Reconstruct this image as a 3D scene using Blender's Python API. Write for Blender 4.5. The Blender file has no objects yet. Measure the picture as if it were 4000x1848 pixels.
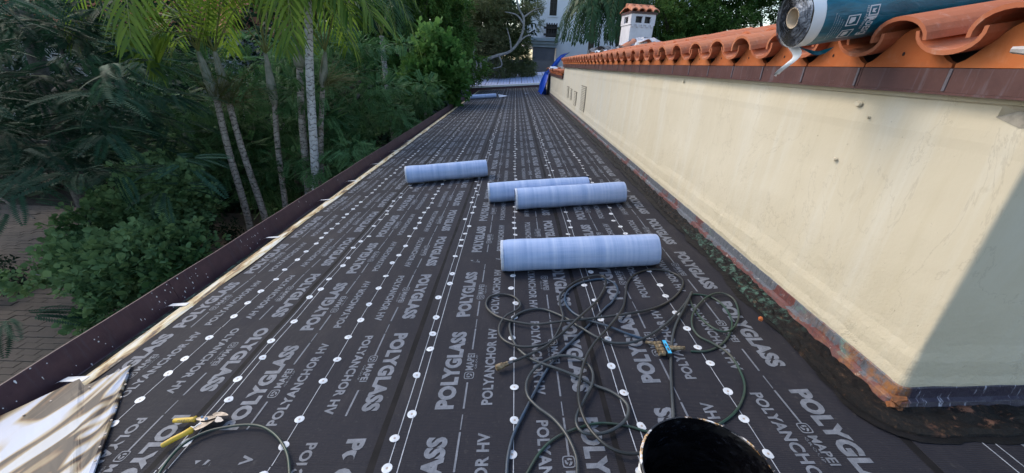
import bpy, bmesh, math, random
import numpy as np
from mathutils import Vector, Matrix, noise as mnoise
random.seed(7); rng = np.random.default_rng(7)
R = math.radians
SC = bpy.context.scene
COL = SC.collection

# ------------------------------------------------------------------ camera, sky, sun
EYE_H = 1.27                      # eye above the roof membrane, metres (roof plane z = -EYE_H + SLOPE*x)
SLOPE = 0.085
CAM_R = ((0.99924033, 0.03820489, 0.00769148),   # world X axis in (right, down, forward)
         (0.00831006, -0.40170458, 0.91573161),  # world Y
         (0.03807513, -0.91497203, -0.4017169))  # world Z
cam_d = bpy.data.cameras.new('camera'); cam = bpy.data.objects.new('camera', cam_d); COL.objects.link(cam)
cam_d.sensor_width = 36; cam_d.lens = 36*1540/4000; cam_d.clip_end = 2000; cam_d.clip_start = 0.02
cam.matrix_world = Matrix(((CAM_R[0][0], -CAM_R[0][1], -CAM_R[0][2], 0), (CAM_R[1][0], -CAM_R[1][1], -CAM_R[1][2], 0),
                           (CAM_R[2][0], -CAM_R[2][1], -CAM_R[2][2], 0), (0, 0, 0, 1)))
SC.camera = cam
SUN_EL, SUN_AZ = 42.0, -62.0      # azimuth measured from +Y towards +X: the sun is to the left, a little ahead
W = bpy.data.worlds.new('World'); SC.world = W; W.use_nodes = True
wn = W.node_tree.nodes; wl = W.node_tree.links
sky = wn.new('ShaderNodeTexSky'); sky.sky_type = 'NISHITA'; sky.sun_disc = False
sky.sun_elevation = R(SUN_EL); sky.sun_rotation = R(SUN_AZ); sky.air_density = 1.2; sky.dust_density = 1.6; sky.ozone_density = 1.0
wl.new(sky.outputs[0], wn['Background'].inputs[0]); wn['Background'].inputs[1].default_value = 0.15
sun_d = bpy.data.lights.new('sun', 'SUN'); sun = bpy.data.objects.new('sun', sun_d); COL.objects.link(sun)
sun_d.energy = 0.7; sun_d.angle = R(22); sun_d.color = (1, 0.86, 0.64)
sv = Vector((math.sin(R(SUN_AZ))*math.cos(R(SUN_EL)), math.cos(R(SUN_AZ))*math.cos(R(SUN_EL)), math.sin(R(SUN_EL))))
sun.rotation_euler = sv.to_track_quat('Z', 'Y').to_euler()
SC.view_settings.view_transform = 'Standard'; SC.view_settings.look = 'None'; SC.view_settings.gamma = 1
SC.view_settings.exposure = 1.0; SC.view_settings.use_curve_mapping = False
SC.render.engine = 'CYCLES'
SC.cycles.max_bounces = 6; SC.cycles.diffuse_bounces = 3; SC.cycles.glossy_bounces = 2; SC.cycles.transmission_bounces = 3
SC.cycles.transparent_max_bounces = 6; SC.cycles.use_denoising = True

# ------------------------------------------------------------------ measuring helpers
def ray(px, py):                  # direction seen at a spot of the 2576 x 1190 view of the photograph
    k = 4000/2576; c = (px*k-2000, py*k-924, 1540.0)
    return Vector([sum(CAM_R[i][j]*c[j] for j in range(3)) for i in range(3)]).normalized()
def at_roof(px, py, up=0.0):
    d = ray(px, py); t = (-EYE_H+up)/(d.z-SLOPE*d.x); return d*t
def at_y(px, py, y): d = ray(px, py); return d*(y/d.y)
def at_x(px, py, x): d = ray(px, py); return d*(x/d.x)
def at_z(px, py, z): d = ray(px, py); return d*(z/d.z)
def roof_z(x, y):
    w = 0.0025*math.sin(x*7+1.3*math.sin(y*2.1))*math.sin(y*5.3+x*3)+0.002*math.sin(y*11+x*9+1)+0.002*math.sin(y*3.7)
    return -EYE_H+SLOPE*x+w

# ------------------------------------------------------------------ object helpers
def meta(o, label=None, cat=None, group=None, kind=None):
    if label: o['label'] = label
    if cat: o['category'] = cat
    if group: o['group'] = group
    if kind: o['kind'] = kind
    return o
def empty(name, loc=(0, 0, 0), **k):
    o = bpy.data.objects.new(name, None); COL.objects.link(o); o.location = loc; o.empty_display_size = 0.1
    return meta(o, **k)
class MB:
    def __init__(s): s.v = []; s.f = []; s.m = []
    def quad(s, a, b, c, d, m=0):
        n = len(s.v); s.v += [tuple(a), tuple(b), tuple(c), tuple(d)]; s.f.append((n, n+1, n+2, n+3)); s.m.append(m)
    def poly(s, pts, m=0):
        n = len(s.v); s.v += [tuple(p) for p in pts]; s.f.append(tuple(range(n, n+len(pts)))); s.m.append(m)
    def box(s, lo, hi, m=0, xf=None):
        n = len(s.v); P = [(x, y, z) for x in (lo[0], hi[0]) for y in (lo[1], hi[1]) for z in (lo[2], hi[2])]
        if xf: P = [tuple(xf @ Vector(p)) for p in P]
        s.v += P
        for f in ((0, 1, 3, 2), (4, 6, 7, 5), (0, 4, 5, 1), (2, 3, 7, 6), (0, 2, 6, 4), (1, 5, 7, 3)):
            s.f.append(tuple(n+i for i in f)); s.m.append(m)
    def grid(s, rows, m=0, close=False):
        n = len(s.v); h = len(rows); w = len(rows[0])
        for r in rows: s.v += [tuple(p) for p in r]
        for i in range(h-1):
            for j in range(w if close else w-1):
                a = n+i*w+j; b = n+i*w+(j+1) % w
                s.f.append((a, b, b+w, a+w)); s.m.append(m)
    def tube(s, pts, rad, k=8, m=0, cap=True):
        pts = [Vector(p) for p in pts]
        if not isinstance(rad, (list, tuple)): rad = [rad]*len(pts)
        rows = []; u = None
        for i, p in enumerate(pts):
            t = (pts[min(i+1, len(pts)-1)]-pts[max(i-1, 0)]).normalized()
            if u is None: u = t.orthogonal().normalized()
            u = (u-t*u.dot(t)).normalized(); w = t.cross(u)
            rows.append([p+(u*math.cos(2*math.pi*j/k)+w*math.sin(2*math.pi*j/k))*rad[i] for j in range(k)])
        s.grid(rows, m, True)
        if cap: s.poly(list(reversed(rows[0])), m); s.poly(rows[-1], m)
    def build(s, name, mats, parent=None, smooth=False, loc=None):
        me = bpy.data.meshes.new(name); me.from_pydata(s.v, [], s.f)
        if not isinstance(mats, (list, tuple)): mats = [mats]
        for q in mats: me.materials.append(q)
        if any(s.m): me.polygons.foreach_set('material_index', s.m)
        if smooth: me.polygons.foreach_set('use_smooth', [True]*len(s.f))
        me.update()
        o = bpy.data.objects.new(name, me); COL.objects.link(o)
        if parent: o.parent = parent
        if loc is not None: o.location = loc
        return o
def copy(o, parent, loc=None, rot=None, scale=None):
    c = o.copy(); COL.objects.link(c); c.parent = parent
    if loc is not None: c.location = loc
    if rot is not None: c.rotation_euler = rot
    if scale is not None: c.scale = scale
    return c

# ------------------------------------------------------------------ materials
def mat(name, base=(0.5, 0.5, 0.5), rough=0.6, spec=0.5, metal=0.0):
    m = bpy.data.materials.new(name); m.use_nodes = True
    b = m.node_tree.nodes['Principled BSDF']
    b.inputs['Base Color'].default_value = (*base, 1); b.inputs['Roughness'].default_value = rough
    b.inputs['Specular IOR Level'].default_value = spec; b.inputs['Metallic'].default_value = metal
    return m
class NT:
    def __init__(s, m): s.t = m.node_tree; s.n = s.t.nodes; s.l = s.t.links; s.b = s.n['Principled BSDF']
    def coord(s, kind='Object', scale=(1, 1, 1), rot=(0, 0, 0), loc=(0, 0, 0)):
        c = s.n.new('ShaderNodeTexCoord'); mp = s.n.new('ShaderNodeMapping')
        mp.inputs['Scale'].default_value = scale; mp.inputs['Rotation'].default_value = rot; mp.inputs['Location'].default_value = loc
        s.l.new(c.outputs[kind], mp.inputs[0]); return mp.outputs[0]
    def noise(s, v, scale=5, detail=4, rough=0.6, dist=0.0):
        n = s.n.new('ShaderNodeTexNoise'); n.inputs['Scale'].default_value = scale; n.inputs['Detail'].default_value = detail
        n.inputs['Roughness'].default_value = rough; n.inputs['Distortion'].default_value = dist
        if v: s.l.new(v, n.inputs['Vector'])
        return n.outputs['Fac']
    def ramp(s, f, stops, interp='LINEAR'):
        r = s.n.new('ShaderNodeValToRGB'); e = r.color_ramp.elements; r.color_ramp.interpolation = interp
        while len(e) < len(stops): e.new(0.5)
        for i, (p, c) in enumerate(stops):
            e[i].position = p; e[i].color = (*c, 1) if isinstance(c, tuple) else (c, c, c, 1)
        s.l.new(f, r.inputs[0]); return r.outputs[0]
    def mix(s, f, a, b, mode='MIX'):
        x = s.n.new('ShaderNodeMix'); x.data_type = 'RGBA'; x.blend_type = mode
        for i, v in ((0, f), (6, a), (7, b)):
            if isinstance(v, (int, float)): x.inputs[i].default_value = v if i == 0 else (v, v, v, 1)
            elif isinstance(v, tuple): x.inputs[i].default_value = (*v, 1)
            else: s.l.new(v, x.inputs[i])
        return x.outputs[2]
    def math(s, op, a, b=0.0):
        x = s.n.new('ShaderNodeMath'); x.operation = op
        for i, v in ((0, a), (1, b)):
            if isinstance(v, (int, float)): x.inputs[i].default_value = v
            else: s.l.new(v, x.inputs[i])
        return x.outputs[0]
    def bump(s, h, strength=0.3, dist=0.01):
        b = s.n.new('ShaderNodeBump'); b.inputs['Strength'].default_value = strength; b.inputs['Distance'].default_value = dist
        s.l.new(h, b.inputs['Height']); s.l.new(b.outputs[0], s.b.inputs['Normal'])
    def color(s, c): s.l.new(c, s.b.inputs['Base Color'])
    def rough(s, c): s.l.new(c, s.b.inputs['Roughness'])
    def sep(s, v):
        x = s.n.new('ShaderNodeSeparateXYZ'); s.l.new(v, x.inputs[0]); return x.outputs
    def wave(s, v, scale, axis='X', dist=0.0, dscale=1.0):
        w = s.n.new('ShaderNodeTexWave'); w.bands_direction = axis; w.inputs['Scale'].default_value = scale
        w.inputs['Distortion'].default_value = dist; w.inputs['Detail Scale'].default_value = dscale
        s.l.new(v, w.inputs['Vector']); return w.outputs['Fac']
    def voro(s, v, scale, feature='F1'):
        x = s.n.new('ShaderNodeTexVoronoi'); x.feature = feature; x.inputs['Scale'].default_value = scale
        s.l.new(v, x.inputs['Vector']); return x.outputs['Distance']
def simple(name, c1, c2, rough=0.6, scale=8, spec=0.5, metal=0.0, bump=0.0, bscale=40, bdist=0.005, detail=5, lo=0.35, hi=0.65):
    m = mat(name, c1, rough, spec, metal); t = NT(m); v = t.coord()
    t.color(t.ramp(t.noise(v, scale, detail), [(lo, c1), (hi, c2)]))
    if bump: t.bump(t.noise(v, bscale, 4), bump, bdist)
    return m

# membrane
m_mem = mat('membrane', (0.03, 0.03, 0.034), 0.7, 0.22); t = NT(m_mem); v = t.coord()
ribs = t.wave(v, 46, 'Y', 0.3, 2)
n1 = t.noise(v, 1.6, 6, 0.65, 0.4); n2 = t.noise(v, 60, 3); n3 = t.noise(t.coord(scale=(1, 0.35, 1), loc=(3, 1, 0)), 5, 5, 0.7)
c = t.ramp(n1, [(0.3, (0.013, 0.0125, 0.017)), (0.7, (0.021, 0.020, 0.026))])
c = t.mix(t.ramp(n3, [(0.50, 0.0), (0.74, 0.6)]), c, (0.046, 0.040, 0.042))
c = t.mix(t.ramp(n2, [(0.62, 0.0), (0.75, 0.35)]), c, (0.09, 0.085, 0.08))
c = t.mix(t.math('MULTIPLY', ribs, 0.3), c, (0.040, 0.040, 0.052))
t.color(c); t.rough(t.ramp(n1, [(0.3, 0.62), (0.7, 0.8)]))
t.bump(t.math('ADD', t.math('MULTIPLY', ribs, 0.4), t.math('ADD', t.math('MULTIPLY', n3, 2.5), t.math('MULTIPLY', n1, 5.0))), 0.5, 0.006)
m_seam = simple('seam_bitumen', (0.007, 0.007, 0.008), (0.016, 0.014, 0.015), 0.75, 9, spec=0.15)
# print ink, netted like the weave under it
m_ink = mat('print_ink', (0.3, 0.33, 0.38), 0.55, 0.3); t = NT(m_ink); v = t.coord()
w1 = t.wave(v, 62, 'Y', 0.6, 3); w2 = t.wave(v, 55, 'X', 0.6, 3); nn = t.noise(v, 34, 5, 0.7)
ink = t.ramp(nn, [(0.3, (0.10, 0.112, 0.135)), (0.65, (0.20, 0.215, 0.25))])
ink = t.mix(t.math('MULTIPLY', t.math('MULTIPLY', w1, w2), 0.5), ink, (0.08, 0.085, 0.10))
ink = t.mix(t.ramp(t.noise(v, 2.2, 6, 0.7), [(0.52, 0.0), (0.75, 0.75)]), ink, (0.10, 0.105, 0.12))
t.color(ink)
m_line = simple('print_line', (0.25, 0.27, 0.31), (0.42, 0.44, 0.48), 0.5, 30)
m_disc = simple('disc_metal', (0.50, 0.53, 0.57), (0.68, 0.70, 0.73), 0.4, 30, spec=0.5)
m_nail = simple('nail_head', (0.32, 0.25, 0.2), (0.5, 0.42, 0.36), 0.5, 90)
# blue release film on the rolls
m_film = mat('release_film', (0.33, 0.46, 0.76), 0.36, 0.5); t = NT(m_film); v = t.coord()
st = t.noise(t.coord(scale=(1, 0.03, 0.03)), 17, 5, 0.7); s2 = t.noise(t.coord(scale=(0.25, 3, 3)), 9, 4, 0.7); sp = t.noise(v, 120, 3)
c = t.ramp(st, [(0.3, (0.21, 0.31, 0.54)), (0.5, (0.33, 0.43, 0.66)), (0.72, (0.47, 0.55, 0.73))])
c = t.mix(t.ramp(s2, [(0.45, 0.0), (0.75, 0.3)]), c, (0.55, 0.62, 0.80))
c = t.mix(t.ramp(sp, [(0.66, 0.0), (0.74, 0.5)]), c, (0.62, 0.68, 0.80)); t.color(c)
t.bump(t.math('ADD', s2, t.math('MULTIPLY', st, 0.6)), 0.35, 0.006)
m_film_edge = simple('film_edge', (0.42, 0.47, 0.58), (0.6, 0.63, 0.7), 0.5, 60)
m_layers = mat('rolled_layers', (0.05, 0.05, 0.06), 0.5); t = NT(m_layers); v = t.coord()
t.color(t.ramp(t.noise(t.coord(scale=(1, 1, 1)), 70, 6, 0.8, 1.5), [(0.42, (0.015, 0.015, 0.02)), (0.6, (0.10, 0.10, 0.12)), (0.72, (0.4, 0.42, 0.48))]))
# stucco
m_stucco = mat('cream_stucco', (0.6, 0.54, 0.4), 0.85, 0.2); t = NT(m_stucco); v = t.coord()
big = t.noise(v, 0.9, 6, 0.6); strk = t.noise(t.coord(scale=(1, 2.2, 0.16)), 2.3, 6, 0.65, 0.3); fine = t.noise(v, 26, 6, 0.7); spots = t.noise(v, 6.5, 5, 0.65, 0.6)
c = t.ramp(big, [(0.3, (0.56, 0.493, 0.365)), (0.7, (0.63, 0.568, 0.445))])
c = t.mix(t.ramp(strk, [(0.50, 0.0), (0.72, 0.62)]), c, (0.67, 0.645, 0.57))
c = t.mix(t.ramp(strk, [(0.26, 0.55), (0.42, 0.0)]), c, (0.52, 0.45, 0.31))
xyz = t.sep(v)
low = t.ramp(t.math('ADD', xyz[2], t.math('MULTIPLY', spots, 0.25)), [(0.0, 1.0), (1.0, 0.0)])
zz = t.n.new('ShaderNodeMapRange'); zz.inputs['From Min'].default_value = -1.15; zz.inputs['From Max'].default_value = -0.72; zz.inputs['To Min'].default_value = 1; zz.inputs['To Max'].default_value = 0
t.l.new(t.math('SUBTRACT', xyz[2], t.math('MULTIPLY', spots, 0.3)), zz.inputs['Value'])
c = t.mix(t.math('MULTIPLY', zz.outputs[0], 0.55), c, (0.50, 0.43, 0.30))
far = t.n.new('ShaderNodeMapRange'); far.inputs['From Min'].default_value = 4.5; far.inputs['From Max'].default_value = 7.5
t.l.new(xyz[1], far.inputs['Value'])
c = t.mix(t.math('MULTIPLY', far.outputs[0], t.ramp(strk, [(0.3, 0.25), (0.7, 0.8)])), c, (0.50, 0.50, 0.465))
c = t.mix(t.ramp(spots, [(0.66, 0.0), (0.80, 0.5)]), c, (0.42, 0.36, 0.26))
c = t.mix(t.ramp(t.noise(t.coord(scale=(1, 1, 0.7)), 1.7, 9, 0.62, 0.4), [(0.4965, 0.0), (0.50, 0.28), (0.5035, 0.0)]), c, (0.30, 0.25, 0.18))
c = t.mix(t.ramp(t.noise(v, 48, 4, 0.6), [(0.70, 0.0), (0.74, 0.5)]), c, (0.25, 0.20, 0.15))
t.color(c)
lowm = t.math('ADD', t.math('MULTIPLY', zz.outputs[0], 1.6), 0.30)
t.bump(t.math('MULTIPLY', lowm, t.math('ADD', t.math('MULTIPLY', fine, 0.5), t.math('ADD', t.math('MULTIPLY', t.noise(v, 60, 5, 0.7), 0.35), t.math('MULTIPLY', t.ramp(t.noise(v, 3.2, 7, 0.7, 0.5), [(0.60, 0.0), (0.63, 0.35)]), 0.6)))), 0.6, 0.009)
# terracotta
def terra(name, a, b, dust_sheen):
    m = mat(name, a, 0.85, 0.18); t = NT(m); v = t.coord(); oi = t.n.new('ShaderNodeObjectInfo')
    c = t.ramp(t.noise(v, 7, 6, 0.7), [(0.3, a), (0.7, b)])
    c = t.mix(t.math('MULTIPLY', oi.outputs['Random'], 0.55), c, (a[0]*0.72, a[1]*0.62, a[2]*0.7))
    c = t.mix(t.ramp(t.noise(v, 20, 6, 0.75), [(0.55, 0.0), (0.78, dust_sheen)]), c, (0.62, 0.42, 0.34))  # pale flecks: dust, plus the sky's sheen on the tiles painted in
    c = t.mix(t.ramp(t.noise(v, 3.1, 6, 0.75), [(0.58, 0.0), (0.74, 0.55)]), c, (0.16, 0.08, 0.05))
    t.color(c); t.bump(t.noise(v, 60, 5, 0.7), 0.25, 0.003); return m
m_tile = terra('terracotta', (0.52, 0.165, 0.075), (0.58, 0.24, 0.13), 0.55)
m_clos = terra('terracotta_front', (0.46, 0.13, 0.04), (0.55, 0.19, 0.07), 0.12)
m_tile_old = terra('terracotta_weathered', (0.5, 0.17, 0.08), (0.6, 0.3, 0.2), 0.8)
# copper fascia and flashing
def copper(name, a, b, patina, pt):
    m = mat(name, a, 0.5, 0.4); t = NT(m); v = t.coord()
    c = t.ramp(t.noise(v, 9, 6, 0.7), [(0.35, a), (0.7, b)])
    c = t.mix(t.ramp(t.noise(t.coord(scale=(1, 6, 0.5)), 6, 5, 0.7), [(0.55, 0.0), (0.7, 0.55)]), c, patina)
    c = t.mix(t.ramp(t.noise(v, 38, 6, 0.8), [(0.66, 0.0), (0.71, pt)]), c, (0.62, 0.62, 0.6))
    t.color(c); t.bump(t.noise(v, 14, 4), 0.2, 0.004); return m
m_fascia = copper('brown_copper', (0.075, 0.032, 0.030), (0.11, 0.05, 0.046), (0.15, 0.13, 0.15), 0.5)
m_gutter = copper('gutter_copper', (0.055, 0.027, 0.036), (0.09, 0.046, 0.052), (0.085, 0.075, 0.09), 0.6)
m_patch = mat('patched_copper', (0.2, 0.1, 0.09), 0.45, 0.4); t = NT(m_patch); v = t.coord()
blocks = t.n.new('ShaderNodeTexBrick'); blocks.offset = 0.5; blocks.inputs['Scale'].default_value = 1.0
blocks.inputs['Brick Width'].default_value = 0.15; blocks.inputs['Row Height'].default_value = 0.2; blocks.inputs['Mortar Size'].default_value = 0.0
blocks.inputs['Color1'].default_value = (0.0, 0.0, 0.0, 1); blocks.inputs['Color2'].default_value = (1, 1, 1, 1)
cm = t.n.new('ShaderNodeCombineXYZ'); xx = t.sep(t.coord()); ad = t.math('ADD', xx[0], xx[1]); t.l.new(t.math('ADD', ad, t.math('MULTIPLY', t.noise(v, 9, 4), 0.12)), cm.inputs[0]); t.l.new(cm.outputs[0], blocks.inputs['Vector'])
hh_ = t.n.new('ShaderNodeMapRange'); hh_.inputs['From Min'].default_value = 0.05; hh_.inputs['From Max'].default_value = 0.075
zr = t.math('SUBTRACT', t.math('ADD', t.sep(v)[2], 1.27), t.math('MULTIPLY', t.sep(v)[0], 0.085)); t.l.new(zr, hh_.inputs['Value'])
f = t.ramp(t.math('ADD', t.math('ADD', t.math('MULTIPLY', blocks.outputs[0], 0.42), t.math('MULTIPLY', t.noise(v, 11, 6, 0.75), 0.8)), t.math('MULTIPLY', hh_.outputs[0], 0.26)), [(0.68, 0.0), (0.73, 1.0)])
c = t.mix(f, (0.13, 0.045, 0.040), (0.11, 0.12, 0.14))
c = t.mix(t.ramp(t.noise(t.coord(scale=(5, 5, 0.6)), 16, 5, 0.7), [(0.5, 0.0), (0.66, 0.8)]), c, (0.05, 0.045, 0.05))
c = t.mix(t.ramp(t.noise(v, 5.5, 6, 0.7), [(0.60, 0.0), (0.68, 0.8)]), c, (0.13, 0.24, 0.19))
c = t.mix(t.ramp(t.noise(v, 31, 6, 0.75), [(0.60, 0.0), (0.66, 0.75)]), c, (0.5, 0.48, 0.44))
cn = t.n.new('ShaderNodeMapRange'); cn.inputs['From Min'].default_value = 1.75; cn.inputs['From Max'].default_value = 1.12; t.l.new(t.sep(v)[1], cn.inputs['Value'])
c = t.mix(t.math('MULTIPLY', cn.outputs[0], t.ramp(t.noise(v, 14, 6, 0.75), [(0.45, 0.0), (0.6, 0.9)])), c, (0.30, 0.12, 0.03))
xs_ = t.n.new('ShaderNodeMapRange'); xs_.inputs['From Min'].default_value = 1.475; xs_.inputs['From Max'].default_value = 1.50; t.l.new(t.sep(v)[0], xs_.inputs['Value'])
dk = t.mix(t.ramp(t.noise(t.coord(scale=(9, 1, 1.2)), 6, 4, 0.7), [(0.58, 0.0), (0.64, 0.8)]), (0.035, 0.028, 0.045), (0.42, 0.42, 0.5))
c = t.mix(xs_.outputs[0], c, dk)
t.color(c); t.bump(t.noise(v, 25, 5), 0.7, 0.012)
m_torn = mat('torn_tar', (0.02, 0.015, 0.012), 0.6, 0.3); t = NT(m_torn); v = t.coord()
n = t.noise(t.coord(scale=(1.6, 1, 1)), 26, 9, 0.8, 0.4)
c = t.ramp(n, [(0.46, (0.005, 0.0045, 0.005)), (0.57, (0.014, 0.010, 0.008)), (0.62, (0.07, 0.038, 0.02)), (0.69, (0.22, 0.14, 0.09))])
gy = t.n.new('ShaderNodeMapRange'); gy.inputs['From Min'].default_value = 2.95; gy.inputs['From Max'].default_value = 2.6; t.l.new(t.sep(v)[1], gy.inputs['Value'])
gz = t.n.new('ShaderNodeMapRange'); gz.inputs['From Min'].default_value = 1.5; gz.inputs['From Max'].default_value = 1.85; t.l.new(t.sep(v)[1], gz.inputs['Value'])
c = t.mix(t.math('MULTIPLY', t.math('MULTIPLY', gy.outputs[0], gz.outputs[0]), t.ramp(t.noise(v, 24, 8, 0.8, 0.6), [(0.50, 0.0), (0.60, 0.75)])), c, (0.13, 0.26, 0.20))
cs = t.n.new('ShaderNodeMapRange'); cs.inputs['From Min'].default_value = 1.47; cs.inputs['From Max'].default_value = 1.6; t.l.new(t.sep(v)[0], cs.inputs['Value'])
c = t.mix(t.math('MULTIPLY', cs.outputs[0], t.ramp(t.noise(v, 11, 7, 0.75), [(0.54, 0.0), (0.60, 0.8)])), c, (0.34, 0.16, 0.10))
t.color(c); t.bump(t.noise(v, 22, 8, 0.75), 1.0, 0.03)
m_rust = simple('rust_edge', (0.28, 0.09, 0.02), (0.08, 0.035, 0.015), 0.7, 22, bump=0.6, bdist=0.01)
m_tar = mat('wet_tar', (0.004, 0.004, 0.005), 0.2, 0.5); t = NT(m_tar); v = t.coord(scale=(1, 1, 1.6))
n = t.noise(v, 9, 4, 0.55, 0.8); t.bump(n, 0.7, 0.012); t.rough(t.ramp(t.noise(v, 12, 6), [(0.42, 0.12), (0.6, 0.5)]))
t.color(t.mix(t.ramp(t.noise(t.coord(scale=(1, 1, 3.5), rot=(0.3, 0.2, 0), loc=(4, 2, 7)), 42, 8, 0.8, 0.3), [(0.56, 0.0), (0.68, 0.5)]), (0.003, 0.003, 0.004), (0.055, 0.06, 0.08)))  # pale streaks in the tar colour stand in for wet reflections
m_tarsmear = simple('tar_smear', (0.004, 0.004, 0.005), (0.012, 0.011, 0.012), 0.5, 12, spec=0.2, bump=0.6, bscale=30, bdist=0.01)
# stained white sheet metal
def stained(name, orient):
    m = mat(name, (0.6, 0.6, 0.6), 0.5, 0.4); t = NT(m); v = t.coord()
    a = t.noise(t.coord(rot=(0, 0, orient), scale=(4.2, 1.1, 1), loc=(0.3, 0.9, 0)), 1.25, 2, 0.4, 1.4)
    st_ = t.noise(t.coord(rot=(0, 0, orient), scale=(16, 1.5, 1)), 2.0, 4, 0.6, 0.3)
    c = t.ramp(a, [(0.30, (0.50, 0.54, 0.66)), (0.42, (0.50, 0.52, 0.58)), (0.455, (0.40, 0.32, 0.2)), (0.475, (0.13, 0.065, 0.028)), (0.49, (0.02, 0.011, 0.008)), (0.55, (0.025, 0.014, 0.010)), (0.565, (0.12, 0.06, 0.025)), (0.60, (0.32, 0.24, 0.13)), (0.63, (0.50, 0.50, 0.50))])
    c = t.mix(t.ramp(st_, [(0.55, 0.0), (0.75, 0.25)]), c, (0.42, 0.33, 0.2))
    t.color(c); return m
m_stain = stained('stained_sheet', 0.35)
m_edge = mat('drip_edge_paint', (0.7, 0.6, 0.4), 0.5); t = NT(m_edge)
t.color(t.ramp(t.noise(t.coord(scale=(4, 0.9, 1)), 5, 4, 0.6, 0.8), [(0.38, (0.70, 0.68, 0.60)), (0.5, (0.60, 0.48, 0.26)), (0.58, (0.30, 0.17, 0.06)), (0.66, (0.06, 0.04, 0.03)), (0.76, (0.6, 0.52, 0.35))]))
m_white = simple('white_metal', (0.68, 0.68, 0.68), (0.78, 0.78, 0.78), 0.4, 12)
m_dark = simple('dark_metal', (0.02, 0.02, 0.022), (0.05, 0.045, 0.045), 0.5, 20)
m_steel = simple('dirty_steel', (0.05, 0.045, 0.042), (0.22, 0.2, 0.19), 0.35, 30, metal=0.8)
m_brass = simple('dirty_brass', (0.10, 0.065, 0.03), (0.36, 0.27, 0.16), 0.42, 60, metal=0.4, bump=0.3)
m_yel = simple('yellow_grip', (0.70, 0.45, 0.03), (0.62, 0.40, 0.05), 0.45, 18)
m_ycyan = simple('cyan_paint', (0.03, 0.34, 0.62), (0.05, 0.42, 0.70), 0.4, 40)
m_black = simple('black_marker', (0.01, 0.01, 0.01), (0.02, 0.02, 0.02), 0.6, 20)
def hose_mat(name, a, b):
    m = simple(name, a, b, 0.38, 5, lo=0.4, hi=0.62, bump=0.2, bscale=120, bdist=0.001); return m
m_hblue = hose_mat('blue_hose', (0.018, 0.045, 0.085), (0.055, 0.06, 0.065))
m_hgreen = hose_mat('green_hose', (0.012, 0.045, 0.028), (0.045, 0.05, 0.042))
m_hblack = hose_mat('black_hose', (0.018, 0.02, 0.020), (0.042, 0.042, 0.040))
m_hgrey = hose_mat('grey_hose', (0.024, 0.031, 0.036), (0.055, 0.06, 0.06))
m_bucket = simple('bucket_plastic', (0.66, 0.66, 0.64), (0.05, 0.05, 0.05), 0.4, 9, lo=0.5, hi=0.56)
m_rim = mat('bucket_rim', (0.7, 0.7, 0.7), 0.4); t = NT(m_rim); v = t.coord()
c = t.ramp(t.noise(v, 9, 5, 0.7), [(0.48, (0.66, 0.66, 0.66)), (0.54, (0.62, 0.32, 0.06)), (0.57, (0.66, 0.6, 0.55))])
t.color(t.mix(t.ramp(t.noise(v, 6, 6, 0.7), [(0.47, 0.0), (0.50, 1.0)]), c, (0.01, 0.01, 0.012)))
m_teal = mat('teal_wrap', (0.006, 0.10, 0.19), 0.3, 0.5); t = NT(m_teal)
cr = t.noise(t.coord(scale=(1.2, 4, 4)), 5, 5, 0.6, 0.8)
t.color(t.ramp(cr, [(0.35, (0.002, 0.085, 0.13)), (0.7, (0.012, 0.18, 0.27))])); t.bump(cr, 0.6, 0.012)
m_core = simple('card_core', (0.36, 0.28, 0.2), (0.45, 0.37, 0.28), 0.8, 20)
m_foil = mat('crumpled_foil', (0.4, 0.42, 0.46), 0.4, 0.5); t = NT(m_foil); v = t.coord()
t.color(t.ramp(t.noise(v, 34, 7, 0.75, 1.2), [(0.38, (0.02, 0.02, 0.025)), (0.5, (0.24, 0.26, 0.31)), (0.66, (0.62, 0.65, 0.72))])); t.bump(t.noise(v, 50, 5), 0.8, 0.01)
m_whitef = simple('white_film', (0.72, 0.75, 0.78), (0.8, 0.82, 0.85), 0.4, 10)
m_orange = mat('orange_print', (0.72, 0.26, 0.02), 0.5)
m_lab = mat('white_print', (0.62, 0.66, 0.7), 0.5)
m_tarp = mat('blue_tarp', (0.004, 0.065, 0.50), 0.4, 0.5); t = NT(m_tarp); t.bump(t.noise(t.coord(), 9, 5), 0.5, 0.03)
m_wbuild = simple('white_stucco', (0.80, 0.80, 0.84), (0.86, 0.85, 0.88), 0.8, 2, bump=0.2)
m_gbuild = simple('grey_stucco', (0.15, 0.155, 0.18), (0.19, 0.19, 0.22), 0.85, 1.5)
m_mould = simple('pale_blue_cornice', (0.36, 0.42, 0.47), (0.45, 0.5, 0.54), 0.7, 2)
m_glass = mat('dark_pane', (0.008, 0.007, 0.008), 0.3, 0.25)
m_shut = simple('dark_shutter', (0.012, 0.01, 0.01), (0.03, 0.022, 0.02), 0.6, 6)
m_chim = simple('chimney_plaster', (0.60, 0.58, 0.62), (0.70, 0.68, 0.72), 0.85, 4, bump=0.3, bscale=22)
m_deck = simple('old_deck', (0.05, 0.035, 0.03), (0.12, 0.07, 0.055), 0.9, 3)
m_stripe = mat('striped_underlay', (0.6, 0.66, 0.78), 0.5); t = NT(m_stripe); v = t.coord()
m_stripe_a = simple('pale_underlay', (0.42, 0.50, 0.78), (0.52, 0.60, 0.84), 0.5, 3)
m_stripe_b = simple('underlay_stripe', (0.10, 0.12, 0.22), (0.16, 0.18, 0.3), 0.5, 9)
m_plast = mat('clear_plastic', (0.62, 0.62, 0.68), 0.3, 0.5); t = NT(m_plast); t.b.inputs['Alpha'].default_value = 0.75; t.bump(t.noise(t.coord(), 6, 5), 0.8, 0.05)
m_paver = mat('paver', (0.1, 0.09, 0.08), 0.85, 0.2); t = NT(m_paver); v = t.coord(); oi = t.n.new('ShaderNodeObjectInfo')
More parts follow.
